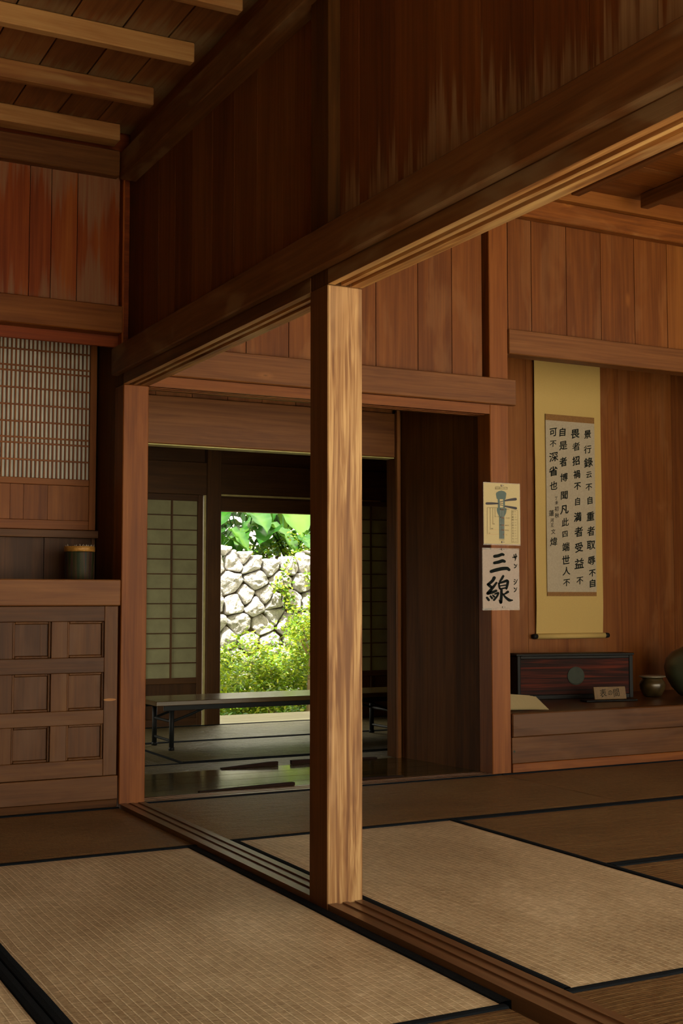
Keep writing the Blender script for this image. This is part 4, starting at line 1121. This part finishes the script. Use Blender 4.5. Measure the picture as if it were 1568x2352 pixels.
shrub(3.62, 7.45, G, .42, .32, 1.34, 4200, 'taller green shrub climbing the wall at the right of the doorway view', M['leaf'], seed=3)
shrub(3.0, 7.6, G, .5, .28, 1.02, 3200, 'yellow-green shrub growing against the foot of the stone wall', M['leaf'], seed=4)
shrub(2.35, 6.2, G, .5, .3, .42, 1500, 'low ground-cover plants beside the veranda edge at left', M['leafd'], seed=5, stems=3)
shrub(3.05, 6.15, G, .5, .3, .42, 1500, 'low ground-cover plants beside the veranda edge at right', M['leafd'], seed=6, stems=3)
shrub(3.95, 6.9, G, .45, .5, .95, 1900, 'green shrub hidden mostly by the centre post, right of the doorway view', M['leaf'], seed=8)
shrub(2.1, 7.3, G, .5, .5, .75, 1500, 'green shrub behind the far dark post, left of the doorway view', M['leaf'], seed=9)
# slender trunk standing in the shrubs
b = MB(); b.tube([(3.19, 6.72, G), (3.22, 6.70, -.1), (3.23, 6.68, .3), (3.27, 6.66, .58)], [.024, .021, .018, .012], 12); b.tube([(3.235, 6.68, .36), (3.18, 6.66, .50), (3.14, 6.64, .62)], [.012, .009, .005], 8); b.tube([(3.25, 6.67, .45), (3.34, 6.64, .58), (3.40, 6.62, .68)], [.011, .008, .004], 8)
tag(b.build('young_trunk', M['bark'], smooth=True), 'pale slender trunk standing among the garden shrubs', 'trunk')
shrub(3.27, 6.68, .40, .16, .14, .34, 520, 'small leafy crown on top of the slender pale trunk', M['leaf'], sz=(.03, .05), seed=71, stems=2)
# rough rock
b = MB(); bm = bmesh.new(); bmesh.ops.create_icosphere(bm, subdivisions=4, radius=1)
vs = []
for v in bm.verts:
    p = Vector((v.co.x*.15, v.co.y*.14, v.co.z*.34)); p *= 1+.35*noise.noise(v.co*2.2)+.14*noise.noise(v.co*6)
    vs.append(p+Vector((3.66, 6.98, -.05)))
fs = [tuple(q.index for q in f.verts) for f in bm.faces]; bm.free(); b.add(vs, fs, tone=1.0)
M['rock'] = plain('grey_porous_rock', (.22, .19, .15), .95, var=.7, scale=26, bump=1.0)
tag(b.build('garden_rock', M['rock']), 'rough grey upright rock at the right edge of the doorway view', 'rock')
# creeping vine on the wall
root = empty('creeping_vine', (3.7, GW-.14, .9), 'thin leafy vine trailing over the upper right stones of the wall', 'vine')
b = MB(); st = MB(); r = random.Random(21)
for path in ([(3.62, 1.30), (3.50, 1.10), (3.55, .92), (3.62, .72), (3.68, .5)], [(3.95, 1.34), (3.78, 1.12), (3.84, .9), (3.78, .66)], [(3.40, 1.02), (3.52, .95), (3.6, .8)], [(4.0, 1.2), (3.92, .9), (4.0, .5)]):
    pts = [Vector((x, GW-.135, z)) for x, z in path]; st.tube(pts, .004, 5)
    for i in range(len(pts)-1):
        for k in range(34):
            c = pts[i].lerp(pts[i+1], r.random())+Vector((r.gauss(0, .035), -r.uniform(0, .05), r.gauss(0, .035)))
            leaf(b, c, Vector((r.uniform(-1, 1), -.6, r.uniform(-1, .3))), Vector((0, -1, .6)), r.uniform(.03, .055), r.uniform(.02, .035), r.random())
b.build('foliage', M['leaf'], root); st.build('stems', M['bark_d'], root)
# broad-leaved plants on the terrace
def broad(cx, cy, z0, n, size, label, seed, h=.6, spread=.35):
    r = random.Random(seed); root = empty('broad_leaf_plant', (cx, cy, z0), label, 'plant', 'broad-leaved plants above the stone wall')
    st = MB()
    for i in range(n):
        a = 2*math.pi*i/n+r.uniform(-.3, .3); rr = spread*r.uniform(.4, 1)
        tip = Vector((cx+math.cos(a)*rr, cy+math.sin(a)*rr*.7-.05, z0+h*r.uniform(.45, 1.0)))
        base = Vector((cx+r.uniform(-.03, .03), cy+r.uniform(-.03, .03), z0-.02)); m_ = (base+tip)/2+Vector((0, 0, .08))
        st.tube([base, m_, tip], [.012, .009, .006], 7)
        L = size*r.uniform(.8, 1.2); W = L*.72
        d = Vector((math.cos(a)*.8, math.sin(a)*.5-.35, r.uniform(-.55, .1))).normalized(); s_ = d.cross(Vector((0, 0, 1))).normalized(); nr = s_.cross(d)
        b = MB(); K = 10; vs = []; ts = []
        for k in range(K+1):
            t = k/K; w_ = W*.5*(math.sin(math.pi*min(1, t*.92+.08))**.75)*(1-.25*t)
            bend = -L*.35*t*t
            for q in (-1, -.5, 0, .5, 1):
                wave = .02*math.sin(t*22+q)*abs(q)
                vs.append(tip+d*L*(t-.15)+s_*w_*q+nr*(abs(q)*w_*.35+wave)+Vector((0, 0, bend))); ts.append(.25+.3*(1-abs(q))+r.uniform(0, .15))
        fs = [(k*5+q, k*5+q+1, (k+1)*5+q+1, (k+1)*5+q) for k in range(K) for q in range(4)]
        tb_ = r.uniform(-.1, .45); b.add(vs, fs, tone=[min(1, x+tb_) for x in ts]); b.build('leaf', M['leafb'], root, True)
    st.build('stalks', M['leafd'], root)
TZ0 = 1.18
broad(3.05, 8.55, TZ0, 7, .34, 'broad-leaved plant at the upper left above the stone wall', 31, .45)
broad(3.50, 8.85, TZ0, 8, .42, 'large broad-leaved plant in the middle above the stone wall', 32, .75, .45)
broad(3.98, 8.7, TZ0, 8, .36, 'broad-leaved plant at the upper right above the stone wall', 33, .55, .4)
broad(3.25, 9.4, TZ0, 8, .5, 'tall broad-leaved plant behind the others above the wall', 34, 1.1, .5)
broad(4.3, 9.5, TZ0, 8, .5, 'tall broad-leaved plant far behind at the upper right', 35, 1.2, .5)
shrub(3.9, 8.62, TZ0, .45, .25, .34, 1100, 'small-leaved bush on the wall top at right', M['leaf'], seed=41, stems=3)
shrub(3.2, 8.7, TZ0-.02, .5, .22, .24, 900, 'low bush of small leaves on the wall top at left', M['leaf'], seed=42, stems=3)
def hedge(x0, x1, y, z0, z1, n, label, seed, mat='leafd'):
    r = random.Random(seed); root = empty('dense_hedge', ((x0+x1)/2, y, z0), label, 'hedge'); b = MB()
    for i in range(n):
        c = Vector((r.uniform(x0, x1), y+r.uniform(-.35, .3), r.uniform(z0, z1)))
        leaf(b, c, Vector((r.uniform(-1, 1), r.uniform(-1, .2), r.uniform(-1, .4))), Vector((0, -.4, 1)), r.uniform(.10, .22), r.uniform(.06, .12), min(1, max(0, r.gauss(.35, .25))), .15)
    b.build('foliage', M[mat], root)
    q = MB()
    for i in range(6): x = x0+(x1-x0)*(i+.5)/6; q.tube([(x, y, z0-.02), (x+.08, y+.05, (z0+z1)/2), (x-.05, y, z1-.1)], [.04, .03, .015], 8)
    q.build('stems', M['bark_d'], root)
shrub(-1.9, 4.1, G, .5, 1.0, 1.7, 1500, 'side garden shrub outside the far room', M['leaf'], sz=(.08, .13), seed=61)
hedge(1.5, 7.0, 10.6, TZ0, 3.8, 5200, 'dark leafy trees closing the garden behind the wall', 51)
